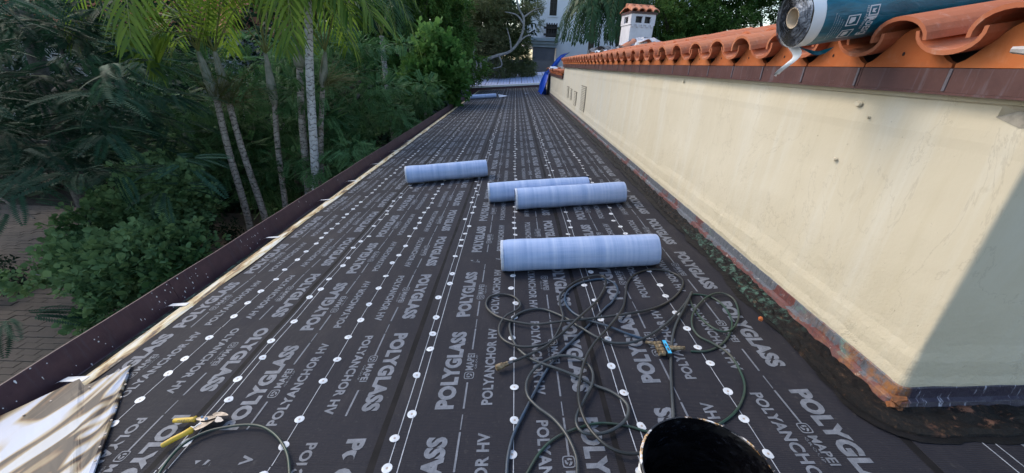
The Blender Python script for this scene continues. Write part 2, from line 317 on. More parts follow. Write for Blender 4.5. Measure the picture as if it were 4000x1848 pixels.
t.color(t.mix(t.math('MULTIPLY', t.noise(v, 2.5, 5), 0.9), (0.085, 0.073, 0.062), (0.16, 0.135, 0.115))); t.bump(t.noise(v, 30, 4), 0.4, 0.005)
m_soil = simple('soil', (0.010, 0.010, 0.008), (0.022, 0.020, 0.015), 0.95, 3, bump=0.6, bdist=0.05)
m_bodywall = simple('lower_wall_stucco', (0.5, 0.44, 0.34), (0.58, 0.52, 0.42), 0.85, 2)
m_wood = simple('splintered_wood', (0.42, 0.36, 0.32), (0.6, 0.55, 0.52), 0.8, 30, bump=0.5)

def leaf_mat(name, a, b, trans=0.3, rough=0.65, spec=0.15):
    m = mat(name, a, rough, spec); t = NT(m)
    at = t.n.new('ShaderNodeAttribute'); at.attribute_name = 'tone'
    c = t.mix(at.outputs['Fac'], a, b); t.color(c)
    tr = t.n.new('ShaderNodeBsdfTranslucent'); t.l.new(t.mix(0.5, c, (0.10, 0.16, 0.01), 'ADD') if trans > 0.4 else c, tr.inputs[0])
    mx = t.n.new('ShaderNodeMixShader'); mx.inputs[0].default_value = trans
    out = t.n['Material Output']; t.l.new(t.b.outputs[0], mx.inputs[1]); t.l.new(tr.outputs[0], mx.inputs[2]); t.l.new(mx.outputs[0], out.inputs[0])
    return m
L_feather = leaf_mat('feathery_leaf', (0.012, 0.042, 0.026), (0.045, 0.115, 0.07))
L_fine = leaf_mat('fine_leaf', (0.022, 0.075, 0.026), (0.12, 0.24, 0.1))
L_bush = leaf_mat('round_leaf', (0.05, 0.12, 0.045), (0.19, 0.31, 0.14), 0.3)
L_bright = leaf_mat('bright_leaf', (0.05, 0.14, 0.03), (0.14, 0.26, 0.07), 0.4)
L_mango = leaf_mat('drooping_leaf', (0.03, 0.09, 0.02), (0.09, 0.17, 0.035), 0.3)
L_olive = leaf_mat('olive_leaf', (0.07, 0.1, 0.035), (0.2, 0.22, 0.12), 0.3)
L_palm = leaf_mat('palm_leaf', (0.035, 0.1, 0.02), (0.2, 0.28, 0.045), 0.45, 0.4)
L_palm_dark = leaf_mat('far_palm_leaf', (0.022, 0.06, 0.028), (0.06, 0.12, 0.05), 0.35, 0.4)
L_oak = leaf_mat('far_tree_leaf', (0.03, 0.085, 0.02), (0.11, 0.2, 0.05), 0.3)
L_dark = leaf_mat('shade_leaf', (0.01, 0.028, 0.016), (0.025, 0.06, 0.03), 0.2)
m_bark = simple('bark', (0.05, 0.045, 0.04), (0.13, 0.12, 0.11), 0.9, 12, bump=0.8, bscale=20, bdist=0.02)
m_greybark = simple('grey_bark', (0.16, 0.16, 0.16), (0.34, 0.33, 0.32), 0.85, 10, bump=0.6, bscale=20, bdist=0.02)
def palm_bark(name, a, b, dark):
    m = mat(name, a, 0.8, 0.2); t = NT(m); v = t.coord()
    c = t.ramp(t.noise(t.coord(scale=(1, 1, 0.6)), 14, 6, 0.7), [(0.35, a), (0.65, b)])
    r = t.wave(t.coord(scale=(1, 1, 1)), 3.4, 'Z', 9, 2.2)
    c = t.mix(t.ramp(r, [(0.0, 0.85), (0.16, 0.0)]), c, dark)
    t.color(c); t.bump(t.math('ADD', r, t.noise(v, 25, 4)), 0.5, 0.012); return m
m_ptrunk = palm_bark('palm_trunk', (0.20, 0.18, 0.165), (0.40, 0.37, 0.35), (0.04, 0.035, 0.03))
m_pwhite = palm_bark('pale_palm_trunk', (0.40, 0.40, 0.42), (0.60, 0.60, 0.62), (0.10, 0.09, 0.085))
m_shaft = simple('crownshaft', (0.10, 0.13, 0.09), (0.26, 0.26, 0.23), 0.55, 6)
m_stem = simple('frond_stem', (0.10, 0.13, 0.03), (0.18, 0.18, 0.06), 0.5, 6)
m_panicle = simple('flower_strands', (0.06, 0.08, 0.02), (0.12, 0.12, 0.04), 0.7, 8)

# ------------------------------------------------------------------ text meshes
def text_tris(body, offset=0.03, res=2):
    c = bpy.data.curves.new('lettering', 'FONT'); c.body = body; c.resolution_u = res; c.offset = offset; c.fill_mode = 'FRONT'
    c.space_character = 1.06
    o = bpy.data.objects.new('lettering', c); COL.objects.link(o)
    bpy.context.view_layer.update()
    me = bpy.data.meshes.new_from_object(o.evaluated_get(bpy.context.evaluated_depsgraph_get()))
    V = np.array([q.co[:2] for q in me.vertices]); F = [tuple(p.vertices) for p in me.polygons]
    bpy.data.objects.remove(o); bpy.data.curves.remove(c); bpy.data.meshes.remove(me)
    lo = V.min(0); hi = V.max(0); V = (V-lo)/(hi-lo)
    return V, F
def logo_tris():                   # rounded square badge with a swirl of three blades
    V = []; F = []
    def ring(o, i):
        n = len(V); k = len(o); V.extend(o); V.extend(i)
        for a in range(k): F.append((n+a, n+(a+1) % k, n+k+(a+1) % k, n+k+a))
    def sq(r, n=20):
        out = []
        for a in range(n):
            th = 2*math.pi*a/n+math.pi/4; c, s = math.cos(th), math.sin(th)
            q = r/((abs(c)**5+abs(s)**5)**0.2); out.append((0.5+c*q, 0.5+s*q))
        return out
    ring(sq(0.5), sq(0.41))
    for k in range(3):
        a0 = k*2*math.pi/3; o = []; i = []
        for j in range(7):
            th = a0+j*0.27; ro = 0.34-0.012*j; ri = 0.20-0.022*j
            o.append((0.5+math.cos(th)*ro, 0.5+math.sin(th)*ro)); i.append((0.5+math.cos(th)*ri, 0.5+math.sin(th)*ri))
        n = len(V); V.extend(o); V.extend(i)
        for j in range(6): F.append((n+j, n+j+1, n+7+j+1, n+7+j))
    return np.array(V), F
T_hi = {'P': text_tris('POLYGLASS', 0.055, 3), 'H': text_tris('POLYANCHOR HV', 0.035, 3), 'M': text_tris('MAPEI', 0.03, 2), 'G': text_tris('GROUP', 0.005, 1), 'L': logo_tris()}
T_lo = {'P': text_tris('POLYGLASS', 0.055, 1), 'H': text_tris('POLYANCHOR HV', 0.035, 1), 'M': text_tris('MAPEI', 0.03, 1), 'G': text_tris('GROUP', 0.005, 0 or 1), 'L': logo_tris()}

# ------------------------------------------------------------------ garden ground, building body, roof
LIFT = 0.0015
g = MB(); g.quad((-400, -60, -4.85), (400, -60, -4.85), (400, 900, -4.85), (-400, 900, -4.85))
meta(g.build('ground', m_soil), kind='structure')
b = MB(); b.box((-1.98, -4, -4.85), (6.0, 23.4, -1.50)); b.box((1.55, 1.2, -1.495), (6.0, 20.3, -0.42))
low = meta(b.build('lower_building', m_bodywall), kind='structure')

deck = MB()
deck.quad((-1.965, -4, -EYE_H-SLOPE*1.965-0.012), (4.5, -4, -EYE_H+SLOPE*4.5-0.012), (4.5, 23.5, -EYE_H+SLOPE*4.5-0.012), (-1.965, 23.5, -EYE_H-SLOPE*1.965-0.012))
roof = meta(deck.build('roof', m_deck), kind='structure')
PER = 0.628
disc_spots = []
def put(mb, T, x0, y0, lx, ly, up, m, zl, cy=(-99, 99)):     # up=+1: reads away from the eye, letter tops to -x; -1: reads back, tops to +x
    V, F = T; n = len(mb.v)
    for a, b_ in V:
        if up > 0: x = x0-b_*lx; y = y0+a*ly
        else: x = x0+b_*lx; y = y0-a*ly
        mb.v.append((x, y, roof_z(x, y)+zl))
    for f in F:
        if all(cy[0] <= mb.v[n+i][1] <= cy[1] for i in f): mb.f.append(tuple(n+i for i in f)); mb.m.append(m)
def strip(mb, x, w, y0, y1, zl, m=1):
    n = max(1, int((y1-y0)/0.12)); rows = []
    for i in range(n+1):
        y = y0+(y1-y0)*i/n; rows.append([(x-w/2, y, roof_z(x-w/2, y)+zl), (x+w/2, y, roof_z(x+w/2, y)+zl)])
    mb.grid(rows, m)
def sheet(nail, sc, y0, y1, phase, base, left, right, both=True, clip=None, dj=0.0):
    # slab
    mb = MB(); nx = max(2, int((right-left)/0.05)); rows = []; y = y0
    ys = []
    while y < y1: ys.append(y); y += 0.06 if y < 6 else 0.2
    ys.append(y1)
    wob = lambda y: 0.004*math.sin(y*1.7+nail*9)+0.003*math.sin(y*4.1+nail)
    for y in ys:
        r = []
        for i in range(nx+1):
            x = left+(right-left)*i/nx+(wob(y) if i == 0 else 0); r.append((x, y, roof_z(x, y)+base))
        x = r[0][0]; rows.append([(x-0.001, y, r[0][2]-0.006)]+r)
    mb.grid(rows)
    e = rows[0]; mb.grid([[(p[0], p[1]-0.001, p[2]-0.006) for p in e], e])
    s = mb.build('membrane_sheet', [m_mem, m_seam], roof)
    # dark laid-down bitumen line beside the lap
    mb = MB(); strip(mb, left-0.012, 0.028, y0, y1, base-0.0018, 0); mb.build('lap_bead', m_seam, s)
    pr = MB(); zl = base+LIFT
    for off, w in ((-0.43, 0.0035), (-0.393, 0.0035), (0.0, 0.003)): strip(pr, nail+off*sc, w, y0+0.005, y1-0.005, zl, 1)
    k = math.floor((y0-phase)/PER)-1
    while True:
        yy = phase+k*PER; k += 1
        if yy > y1: break
        T = T_hi if yy < 3.2 else T_lo
        def ok(a, b_): return a >= y0+0.01 and b_ <= y1-0.01
        cy = (y0+0.01, y1-0.01)
        put(pr, T['P'], nail-0.24*sc, yy, 0.077*sc, 0.50, 1, 0, zl, cy)
        put(pr, T['H'], nail-0.086*sc, yy+0.015, 0.046*sc, 0.50, 1, 0, zl, cy)
        if both:
            put(pr, T['P'], nail+0.243*sc, yy+0.57, 0.077*sc, 0.50, -1, 0, zl, cy)
            put(pr, T['H'], nail+0.085*sc, yy+0.56, 0.046*sc, 0.50, -1, 0, zl, cy)
        if yy < 9:
            for sgn, xc, o in ((1, nail-0.20*sc, 0.0), (-1, nail+0.19*sc, 0.05)):
                if sgn < 0 and not both: continue
                a = yy+0.16+o
                if ok(a, a+0.2):
                    put(pr, T['L'], xc+0.024*sgn, a if sgn > 0 else a+0.2, 0.044*sc, 0.045, sgn, 0, zl)
                    put(pr, T['M'], xc+0.016*sgn, a+0.055 if sgn > 0 else a+0.145, 0.034*sc, 0.115, sgn, 0, zl)
                    put(pr, T['G'], xc+0.032*sgn, a+0.06 if sgn > 0 else a+0.14, 0.010*sc, 0.10, sgn, 0, zl)
                if ok(a-0.16, a-0.02): strip(pr, xc, 0.0075, a-0.16, a-0.02, zl, 0)
                if ok(a+0.2, a+0.44): strip(pr, xc, 0.0075, a+0.20, a+0.36, zl, 0); strip(pr, xc, 0.0045, a+0.37, a+0.44, zl, 0)
        else:
            for xc in (nail-0.20*sc, nail+0.19*sc):
                if xc > nail and not both: continue
                if ok(yy+0.17, yy+0.6): strip(pr, xc, 0.006, yy+0.36, yy+0.6, zl, 0); strip(pr, xc, 0.036, yy+0.16, yy+0.33, zl, 0)
    p = pr.build('print', [m_ink, m_line], s); p['kind'] = 'stuff'
    # tin discs along the nailing lines
    for off, jx in ((0.0, 0.007), (-0.411, 0.020)):
        y = y0+0.06+rng.random()*0.08
        while y < y1-0.03:
            x = nail+off*sc+rng.normal(0, jx)
            if x > left+0.02: disc_spots.append((math.hypot(x, y)+0*y, x, y, base, s))
            y += max(0.085, rng.normal(0.148, 0.026))
    return s
S1 = sheet(-1.574, 0.92, 1.78, 23.3, 1.80, 0.000, -1.955, -1.20)
S1b = sheet(-1.574, 0.92, -3.9, 1.79, 1.24-PER*2, 0.0035, -1.955, -1.20)
S2 = sheet(-0.806, 0.95, 0.93, 23.3, 1.10, 0.006, -1.235, -0.40)
S2b = sheet(-0.806, 0.95, -3.9, 0.94, 0.40-PER, 0.0095, -1.235, -0.40)
S3 = sheet(0.045, 1.0, 2.44, 23.3, 2.60, 0.012, -0.432, 0.44)
S3b = sheet(0.045, 1.0, -3.9, 2.45, 1.163, 0.0155, -0.432, 0.44)
S4 = sheet(0.900, 1.0, -3.9, 23.3, 1.27, 0.018, 0.420, 1.40)
n_d = len(disc_spots)
S5 = sheet(2.05, 1.0, -3.9, 1.02, 0.62-PER, 0.0215, 1.405, 2.38)
S6 = sheet(2.83, 1.0, -3.9, 1.02, 0.40, 0.0245, 2.37, 3.3)
del disc_spots[n_d:]
disc_spots.sort(key=lambda q: q[0])
d = MB(); k = 14
top = [(math.cos(2*math.pi*i/k)*0.0185, math.sin(2*math.pi*i/k)*0.0185, 0.0004) for i in range(k)]
mid = [(q[0]*0.62, q[1]*0.62, 0.0011) for q in top]; nh = [(q[0]*0.24, q[1]*0.24, 0.0006) for q in top]; nt = [(q[0]*0.22, q[1]*0.22, 0.0015) for q in top]
d.grid([top, mid, nh], 0, True); d.grid([nh, nt], 1, True); d.poly(nt, 1)
disc0 = d.build('nail_disc', [m_disc, m_nail], disc_spots[0][4])
disc0.location = (0, 0, 0)
rest = MB(); first = True
vis = [q for q in disc_spots if q[2] > 0.3]; back = [q for q in disc_spots if q[2] <= 0.3 and q[2] > -1.5]
for i, (_, x, y, base, s) in enumerate(vis):
    loc = Vector((x, y, roof_z(x, y)+base+0.0018)); rot = (rng.normal(0, 0.03), -math.atan(SLOPE)+rng.normal(0, 0.03), rng.random()*6)
    if i < 300:
        if first: o = disc0; first = False; o.parent = s; o.location = loc; o.rotation_euler = rot
        else: o = copy(disc0, s, loc, rot)
    else:
        n = len(rest.v); kk = 8
        rest.v += [(x+math.cos(6.283*j/kk)*0.0185, y+math.sin(6.283*j/kk)*0.0185, loc.z+0.001) for j in range(kk)]
        rest.f.append(tuple(range(n, n+kk))); rest.m.append(0)
for (_, x, y, base, s) in back:
    n = len(rest.v); rest.v += [(x+math.cos(6.283*j/8)*0.0185, y+math.sin(6.283*j/8)*0.0185, roof_z(x, y)+base+0.003) for j in range(8)]
    rest.f.append(tuple(range(n, n+8))); rest.m.append(0)
o = rest.build('nail_disc_rows', m_disc, roof); o['kind'] = 'stuff'

# ------------------------------------------------------------------ gutter and eave edge
GX = -2.12
gz = lambda x: -EYE_H+SLOPE*x
gut = empty('roof_gutter', (GX, 1, -1.5), label='long brown copper box gutter with white paint drips along the garden edge of the roof', cat='gutter')
def gch(mb, name, m, **k):
    o = mb.build(name, m, gut, **k); o.matrix_parent_inverse = Matrix.Translation((-GX, -1, 1.5)); return o
yb = -4.0; segs = [(-4, -0.9), (-0.9, 2.15), (2.15, 5.2), (5.2, 8.25), (8.25, 11.3), (11.3, 14.4), (14.4, 17.5), (17.5, 20.6)]
for i, (a, c_) in enumerate(segs):
    g = MB(); c_ -= 0.004; nn = 14; rows = []
    for j in range(nn+1):
        y = a+(c_-a)*j/nn; w = 0.004*math.sin(y*3)+0.003*math.sin(y*7.7)
        rows.append([(GX-0.03+w, y, -1.52), (GX-0.035+w, y, -1.345), (GX-0.018+w, y, -1.339), (GX-0.016+w, y, -1.345), (GX+w, y, -1.41), (GX+0.02+w, y, -1.492), (GX+0.025, y, -1.50), (-1.99, y, -1.505)])
    g.grid(rows); g.poly([rows[0][q] for q in range(8)]);
    gch(g, 'gutter_length', m_gutter)
# ribs between the gutter and eave, and white straps
y = 0.2
strap0 = None
for (px, py) in [(160, 962), (437, 772), (676, 601), (806, 506), (872, 458), (930, 415), (975, 382), (1010, 356)]:
    p = at_roof(px, py); g = MB(); y = p.y
    g.grid([[(GX+0.02, y, -1.455), (GX+0.06, y-0.01, -1.432), (-1.95, y-0.01, gz(-1.95)+0.012)], [(GX+0.02, y+0.035, -1.46), (GX+0.06, y+0.028, -1.438), (-1.95, y+0.025, gz(-1.95)+0.012)]])
    gch(g, 'strap', m_white)
g = MB(); rows = []
for j in range(150):
    y = -4+j*0.18
    w = 0.010*mnoise.noise(Vector((y*1.3, 0, 0)))
    rows.append([(-1.995, y, gz(-2)-0.05), (-1.985, y, gz(-2)+0.004), (-1.955+w, y, gz(-1.95)+0.008), (-1.925+w*2, y, gz(-1.92)+0.010), (-1.905+w*3, y, gz(-1.9)+0.004)])
g.grid(rows); gch(g, 'drip_edge', m_edge)
g = MB(); rows = []
for j in range(200):
    y = -4+j*0.13
    rows.append([(-2.06+0.008*mnoise.noise(Vector((y*2, 3, 0))), y, -1.468+0.008*mnoise.noise(Vector((y*4, 1, 0)))), (-2.0, y, -1.452+0.006*mnoise.noise(Vector((y*3, 2, 0))))])
g.grid(rows); gch(g, 'gutter_debris_ledge', m_torn)
pd = MB()
for i in range(90):
    y = 0.6+abs(rng.normal(0, 1))*4 if i % 2 else 1.4+rng.random()*1.6; h = rng.random(); z = -1.49+h*0.15; x = GX+0.018-0.034*h+0.003
    l = 0.002+rng.random()**2*0.012; w = 0.0015+rng.random()*0.004
    pd.poly([(x+0.001, y-w, z), (x+0.001+0.2*l, y-w*0.3, z-l), (x+0.001+0.2*l, y+w*0.5, z-l), (x+0.0, y+w, z), (x-0.001, y, z+w)])
o = gch(pd, 'paint_drips', m_white); o['kind'] = 'stuff'

# stained sheet of metal lying at the eave corner, in the near left
sh = empty('metal_sheet', at_roof(200, 1080), label='white sheet metal with brown burn stains in the near left corner of the roof', cat='metal sheet')
def shp(px, py, up): p = at_roof(px, py, up); return p
ptsA = [(331, 915), (322, 935), (300, 990), (272, 1060), (250, 1120), (230, 1190), (200, 1290), (-300, 1400), (-260, 1240), (-100, 1165), (0, 1120), (120, 1050)]
tri = [shp(*q, 0.024) for q in [(-420, 1290), (-60, 1160), (60, 1010+0), (200, 968), (331, 915), (290, 1020), (262, 1090), (232, 1190), (180, 1330), (60, 1600)]]
top_ = [shp(px, py, u) for px, py, u in [(-500, 1250, 0.03), (0, 1048, 0.03), (95, 1000, 0.03), (200, 953, 0.028), (213, 972, 0.026), (331, 915, 0.02)]]
bot_ = [shp(px, py, u) for px, py, u in [(-300, 1900, 0.02), (-40, 1750, 0.02), (60, 1600, 0.02), (150, 1420, 0.02), (200, 1290, 0.02), (322, 938, 0.02)]]
g = MB(); rows = []
for i in range(24):
    f = i/23*5; a = min(int(f), 4); q = f-a; A = top_[a].lerp(top_[a+1], q); B = bot_[a].lerp(bot_[a+1], q)
    rows.append([A.lerp(B, j/11)+Vector((0, 0, 0.004*math.sin(j*1.1+i*0.5))) for j in range(12)])
g.grid(rows); n = len(rows)
g.grid([[p, p-Vector((0, 0, 0.008))] for p in [r[0] for r in rows]]); g.grid([[r[-1], r[-1]-Vector((0, 0, 0.008))] for r in rows])
o = g.build('sheet_panel', m_stain, sh); o.matrix_parent_inverse = Matrix.Translation(-sh.location)
for px, py in [(322, 940), (316, 968), (305, 1000), (293, 1027), (281, 1058), (266, 1092), (252, 1125), (240, 1160), (300, 933), (270, 948), (225, 975), (128, 1010), (60, 1045)]:
    p = shp(px, py, 0.027); g = MB(); g.tube([p, p+Vector((0, 0, 0.004))], 0.004, 8)
    o = g.build('nail_head', m_nail, sh); o.matrix_parent_inverse = Matrix.Translation(-sh.location)

# ------------------------------------------------------------------ stucco building beside the roof
WX = 1.47; CY = 1.124; YE = 19.75; YS = 12.9; TOP = -0.035
bld = empty('stucco_building', (WX, CY, -1.1), label='cream stucco building wall under a terracotta tiled eave along the right side of the roof', cat='building')
def bch(o): o.matrix_parent_inverse = Matrix.Translation((-WX, -CY, 1.1)); return o
def path_pts(step_near=0.03, x_end=3.6):
    P = []; y = YE
    while y > CY+0.02:
        P.append((WX, y, -1.0, 0.0)); y -= step_near if y < 4 else (0.07 if y < 8 else 0.2)
    for a in (0, 18, 36, 54, 72, 90):
        r = 0.014; P.append((WX+r-r*math.cos(R(a)), CY+r-r*math.sin(R(a)), -math.cos(R(a)), -math.sin(R(a))))
    x = WX+0.04
    while x < x_end: P.append((x, CY, 0.0, -1.0)); x += step_near
    return P
PP = path_pts()
y_near = [False]
def sweep(name, prof, m, jit, parent=bld, rel=True, pts=PP, smooth=False, sharp=True, ylim=None):
    g = MB(); rows = []; s = 0; last = None
    for (x, y, nx, ny) in pts:
        if ylim and not (ylim[0] <= y <= ylim[1]): continue
        if last: s += math.hypot(x-last[0], y-last[1])
        last = (x, y); r = []; y_near[0] = y < 2.0
        for k, (o, z) in enumerate(prof):
            j1, j2 = jit(s, k); X = x+nx*(o+j1); Y = y+ny*(o+j1)
            r.append((X, Y, (-EYE_H+SLOPE*X+z+j2) if rel else z+j2))
        rows.append(r)
    g.grid(rows); return bch(g.build(name, m, parent, smooth=smooth))
nz = lambda a, b_, c_=0.0: mnoise.noise(Vector((a, b_, c_)))
# wall: profile from base to top, absolute top, displaced by slow unevenness
g = MB(); rows = []; s = 0; last = None; NV = 30
for (x, y, nx, ny) in PP:
    if last: s += math.hypot(x-last[0], y-last[1])
    last = (x, y); r = []; tp = TOP if y < YS else -0.36
    b0 = -EYE_H+SLOPE*x+0.088+0.02*min(1, max(0, (y-1.1)/1.5))+0.010*nz(s*9, 1)+0.012*nz(s*30, 4)+0.008*nz(s*75, 6)
    for k in range(NV+1):
        f = k/NV; z = b0+(tp-b0)*f
        ridge = b0+0.16+0.03*nz(s*1.5, 7)
        o = 0.020*math.exp(-((f)/0.03)**2)+0.010*(1/(1+math.exp((z-ridge)*90)))+0.003*math.exp(-((z-(tp-0.12-0.015*nz(s*1.2, 4)))/0.03)**2)
        o += 0.006*nz(s*1.6, z*2.5)+0.0022*nz(s*9, z*9, 3)
        if k == 0: o = 0.012
        r.append((x+nx*o, y+ny*o, z))
    rows.append(r)
g.grid(rows)
g.quad((3.58, CY, -1.4), (3.58, 6, -1.4), (3.58, 6, TOP), (3.58, CY, TOP)); g.quad((WX, YE, -1.3), (3.5, YE, -1.3), (3.5, YE, -0.36), (WX, YE, -0.36))
g.quad((WX+0.002, YS, -0.5), (3.5, YS, -0.5), (3.5, YS, 0.1), (WX+0.002, YS, 0.1))
g.quad((WX+0.01, CY+0.01, TOP-0.001), (3.58, CY+0.01, TOP-0.001), (3.58, YS, TOP-0.001), (WX+0.01, YS, TOP-0.001))
bch(g.build('wall', m_stucco, bld, smooth=False))
sweep('counter_flashing', [(0.006, 0.122), (0.016, 0.110), (0.019, 0.066), (0.032, 0.060), (0.034, 0.056)], m_patch, lambda s, k: (0.002*nz(s*6, k), 0.002*nz(s*3, k) if k else 0))
sweep('base_flashing', [(0.020, 0.062), (0.030, 0.055), (0.040, 0.030), (0.046, 0.022)], m_patch, lambda s, k: (0.003*nz(s*5, k+9), 0.003*nz(s*4, k+5)))
sweep('torn_membrane_edge', [(0.034, 0.040), (0.048, 0.040), (0.062, 0.037), (0.078, 0.038), (0.094, 0.035), (0.108, 0.036), (0.122, 0.034), (0.124, 0.014)], m_torn,
      lambda s, k: ((0.016*nz(s*3, 2)+0.008*nz(s*11, 5)) * (k/7)+(0.03*(k/7) if y_near[0] else 0)+0.004*nz(s*20, k), 0.014*nz(s*14, k*1.7)+0.010*nz(s*37, k*2.3)))
sweep('tar_smear', [(0.10, 0.030), (0.125, 0.0262), (0.14, 0.0255), (0.155, 0.025), (0.165, 0.0243)], m_tarsmear,
      lambda s, k: ((0.035*nz(s*2.2, 3)+0.02*nz(s*8, 8)+0.01*nz(s*23, 1))*(k/4), 0.0012*nz(s*25, k)), ylim=(1.0, 19))
sweep('wall_top_moulding', [(0.0, -0.062), (0.012, -0.056), (0.02, -0.040), (0.024, -0.036)], m_stucco, lambda s, k: (0.001*nz(s*5, k), 0), rel=False, ylim=(0, YS))
g = MB(); p = Vector((WX-0.03, CY-0.03, -EYE_H+SLOPE*WX+0.02))
for i in range(7):
    g.tube([p+Vector((0.012*math.sin(i*2), 0.01*math.cos(i*3), 0.008*i)), p+Vector((0.012+0.012*math.cos(i), 0.012*math.sin(i*5), 0.008*i+0.02))], [0.014, 0.008], 6)
bch(g.build('rusty_corner', m_rust, bld))
# fascia panels
def fascia(y0, y1, z0, z1, x=1.425):
    g = MB(); w = 0.001*rng.normal(); g.box((x+w, y0+0.0015, z0), (WX+0.05, y1-0.0015, z1)); g.box((x-0.006+w, y0+0.0015, z0-0.008), (x+0.02+w, y1-0.0015, z0-0.0005)); return bch(g.build('fascia_panel', m_fascia, bld))
JY = [CY-0.055+0.352*0+0.35+0.352*i-0.352 for i in range(40)]
J0 = 1.418-0.352
y = J0
while y < YS-0.05: fascia(y, min(y+0.352, YS), -0.033, 0.040); y += 0.352
y = YS+0.01
while y < 17.8: fascia(y, min(y+0.352, 19.7), -0.36, -0.29); y += 0.352
g = MB(); g.box((1.43, J0-0.004, -0.033), (3.6, J0+0.05, 0.040)); bch(g.build('fascia_return', m_fascia, bld))
m_solder = simple('grey_solder', (0.085, 0.07, 0.085), (0.14, 0.13, 0.155), 0.5, 20); y = J0+0.352; k0 = None
g = MB(); g.box((1.4212, -0.005, -0.030), (1.4245, 0.005, 0.038)); k0 = g.build('solder_strap', m_solder, bld)
while y < YS-0.05:
    o = k0 if y < J0+0.4 else copy(k0, bld); o.matrix_parent_inverse = Matrix.Translation((-WX, -CY, 1.1)); o.location = (0, y+rng.normal(0, 0.01), 0); y += 0.352
# eave closures (humped terracotta fronts with a nail hole)
def closure_mesh():
    g = MB(); w = 0.172; n = 14; F = []; B = []
    for i in range(n+1):
        u = -1+2*i/n; h = 0.012+0.118*(math.cos(u*math.pi)*0.5+0.5)**0.8
        F.append((0, u*w, h)); B.append((0.02, u*w, h))
    F0 = [(0, p[1], 0) for p in F]
    g.grid([F0, F]); g.grid([F, B]); g.grid([[(0.02, p[1], 0) for p in F], B]); g.quad(F0[0], F[0], B[0], (0.02, -w, 0)); g.quad(F0[-1], F[-1], B[-1], (0.02, w, 0))
    k = 8; g.poly([(-0.0012, 0.02+0.006*math.cos(6.283*j/k), 0.045+0.007*math.sin(6.283*j/k)) for j in range(k)], 1)
    g.tube([(-0.0014, 0.02, 0.045), (-0.0015, 0.02, 0.045)], 0.001, 4, 1)
    return g
def tile_mesh(cover, L=0.43):
    g = MB(); n = 12; rows_o = []; rows_i = []
    for e, sc in ((0, 1.0 if cover else 0.94), (1, 0.86 if cover else 0.90)):
        ro, ri = (0.114, 0.100) if cover else (0.122, 0.108); h = 0.082 if cover else 0.078
        o = []; i_ = []
        for j in range(n+1):
            a = math.pi*j/n; sgn = 1 if cover else -1
            hh = math.sin(a)**0.95
            o.append((e*L, -math.cos(a)*ro*sc, sgn*hh*h)); i_.append((e*L, -math.cos(a)*ri*sc, sgn*hh*(h-0.014)))
        rows_o.append(o); rows_i.append(i_)
    g.grid(rows_o); g.grid(rows_i); g.grid([rows_o[0], rows_i[0]]); g.grid([rows_o[1], rows_i[1]])
    for q in (0, -1): g.quad(rows_o[0][q], rows_o[1][q], rows_i[1][q], rows_i[0][q])
    return g
TS = 0.2; ta = math.atan(TS)
proto = {}
def inst(key, mbf, m, smooth, loc, rot=(0, 0, 0), parent=bld):
    if key not in proto:
        g = mbf(); o = g.build(key, m, parent, smooth=False); proto[key] = o
    else: o = copy(proto[key], parent)
    o.location = Vector(loc)-Vector((WX, CY, -1.1)) if parent is bld else loc; o.rotation_euler = rot; return o
m_hole = mat('hole', (0.02, 0.01, 0.008), 0.9)
def eave(y0, y1, zb, courses, xs=1.37, skip=lambda y, c: False):
    y = y0
    while y < y1-0.2:
        inst('eave_closure', closure_mesh, [m_clos, m_hole], False, (1.43, y+0.176, zb+0.001), (0, 0, rng.normal(0, 0.01)))
        for c_ in range(courses):
            dx = c_*0.36; base = zb+0.04+c_*0.36*TS+0.012*(c_ > 0)
            if not skip(y, c_):
                inst('pan_tile', lambda: tile_mesh(False), m_tile, True, (xs+0.0+dx+rng.normal(0, 0.003), y+rng.normal(0, 0.004), base+0.073), (0, -ta+rng.normal(0, 0.01), rng.normal(0, 0.012)))
                inst('cover_tile', lambda: tile_mesh(True), m_tile, True, (xs+0.0+dx+rng.normal(0, 0.008), y+0.176+rng.normal(0, 0.004), base+0.043), (0, -ta+rng.normal(0, 0.012), rng.normal(0, 0.015)))
        y += 0.352
eave(J0, YS, 0.041, 3, skip=lambda y, c: (c >= 1 and y > 8.6+0.3*math.sin(y*9)) )
eave(YS+0.05, 17.7, -0.288, 1)
g = MB(); g.quad((1.44, J0, 0.055), (1.44, YS, 0.055), (2.5, YS, 0.055+1.06*TS), (2.5, J0, 0.055+1.06*TS)); g.quad((2.5, J0, 0.267), (2.5, YS, 0.267), (3.5, YS, 0.0), (3.5, J0, 0.0))
g.quad((1.44, YS, -0.27), (1.44, YE, -0.27), (3.2, YE, 0.05), (3.2, YS, 0.05)); g.quad((1.44, J0, 0.03), (3.5, J0, 0.03), (3.5, J0, 0.06), (1.44, J0, 0.06))
bch(g.build('roof_underboard', m_deck, bld))
# roof behind, on which the chimney and the debris stand
g = MB(); g.box((2.6, 4.2, -0.5), (12, 18.5, 0.18)); bch(g.build('upper_roof_deck', m_deck, bld))
# wall vents
for (y0, y1, z0, z1) in [(11.35, 11.75, -0.80, -0.53), (10.72, 11.02, -0.80, -0.55), (9.85, 10.28, -1.0, -0.57), (8.6, 9.22, -0.93, -0.39)]:
    g = MB(); g.box((WX-0.007, y0, z0), (WX+0.02, y1, z1)); g.box((WX-0.012, y0-0.02, z1), (WX+0.02, y1+0.02, z1+0.015))
    v_ = bch(g.build('wall_vent', simple('vent_recess', (0.12, 0.11, 0.09), (0.25, 0.23, 0.19), 0.8, 10), bld))
    n = int((z1-z0)/0.033)
    for k in range(n):
        g = MB(); z = z0+(k+0.5)*(z1-z0)/n; g.box((WX-0.018, y0+0.03, z-0.008), (WX-0.006, y1-0.03, z+0.008)); o = g.build('slat', m_stucco, v_); o.matrix_parent_inverse = Matrix()
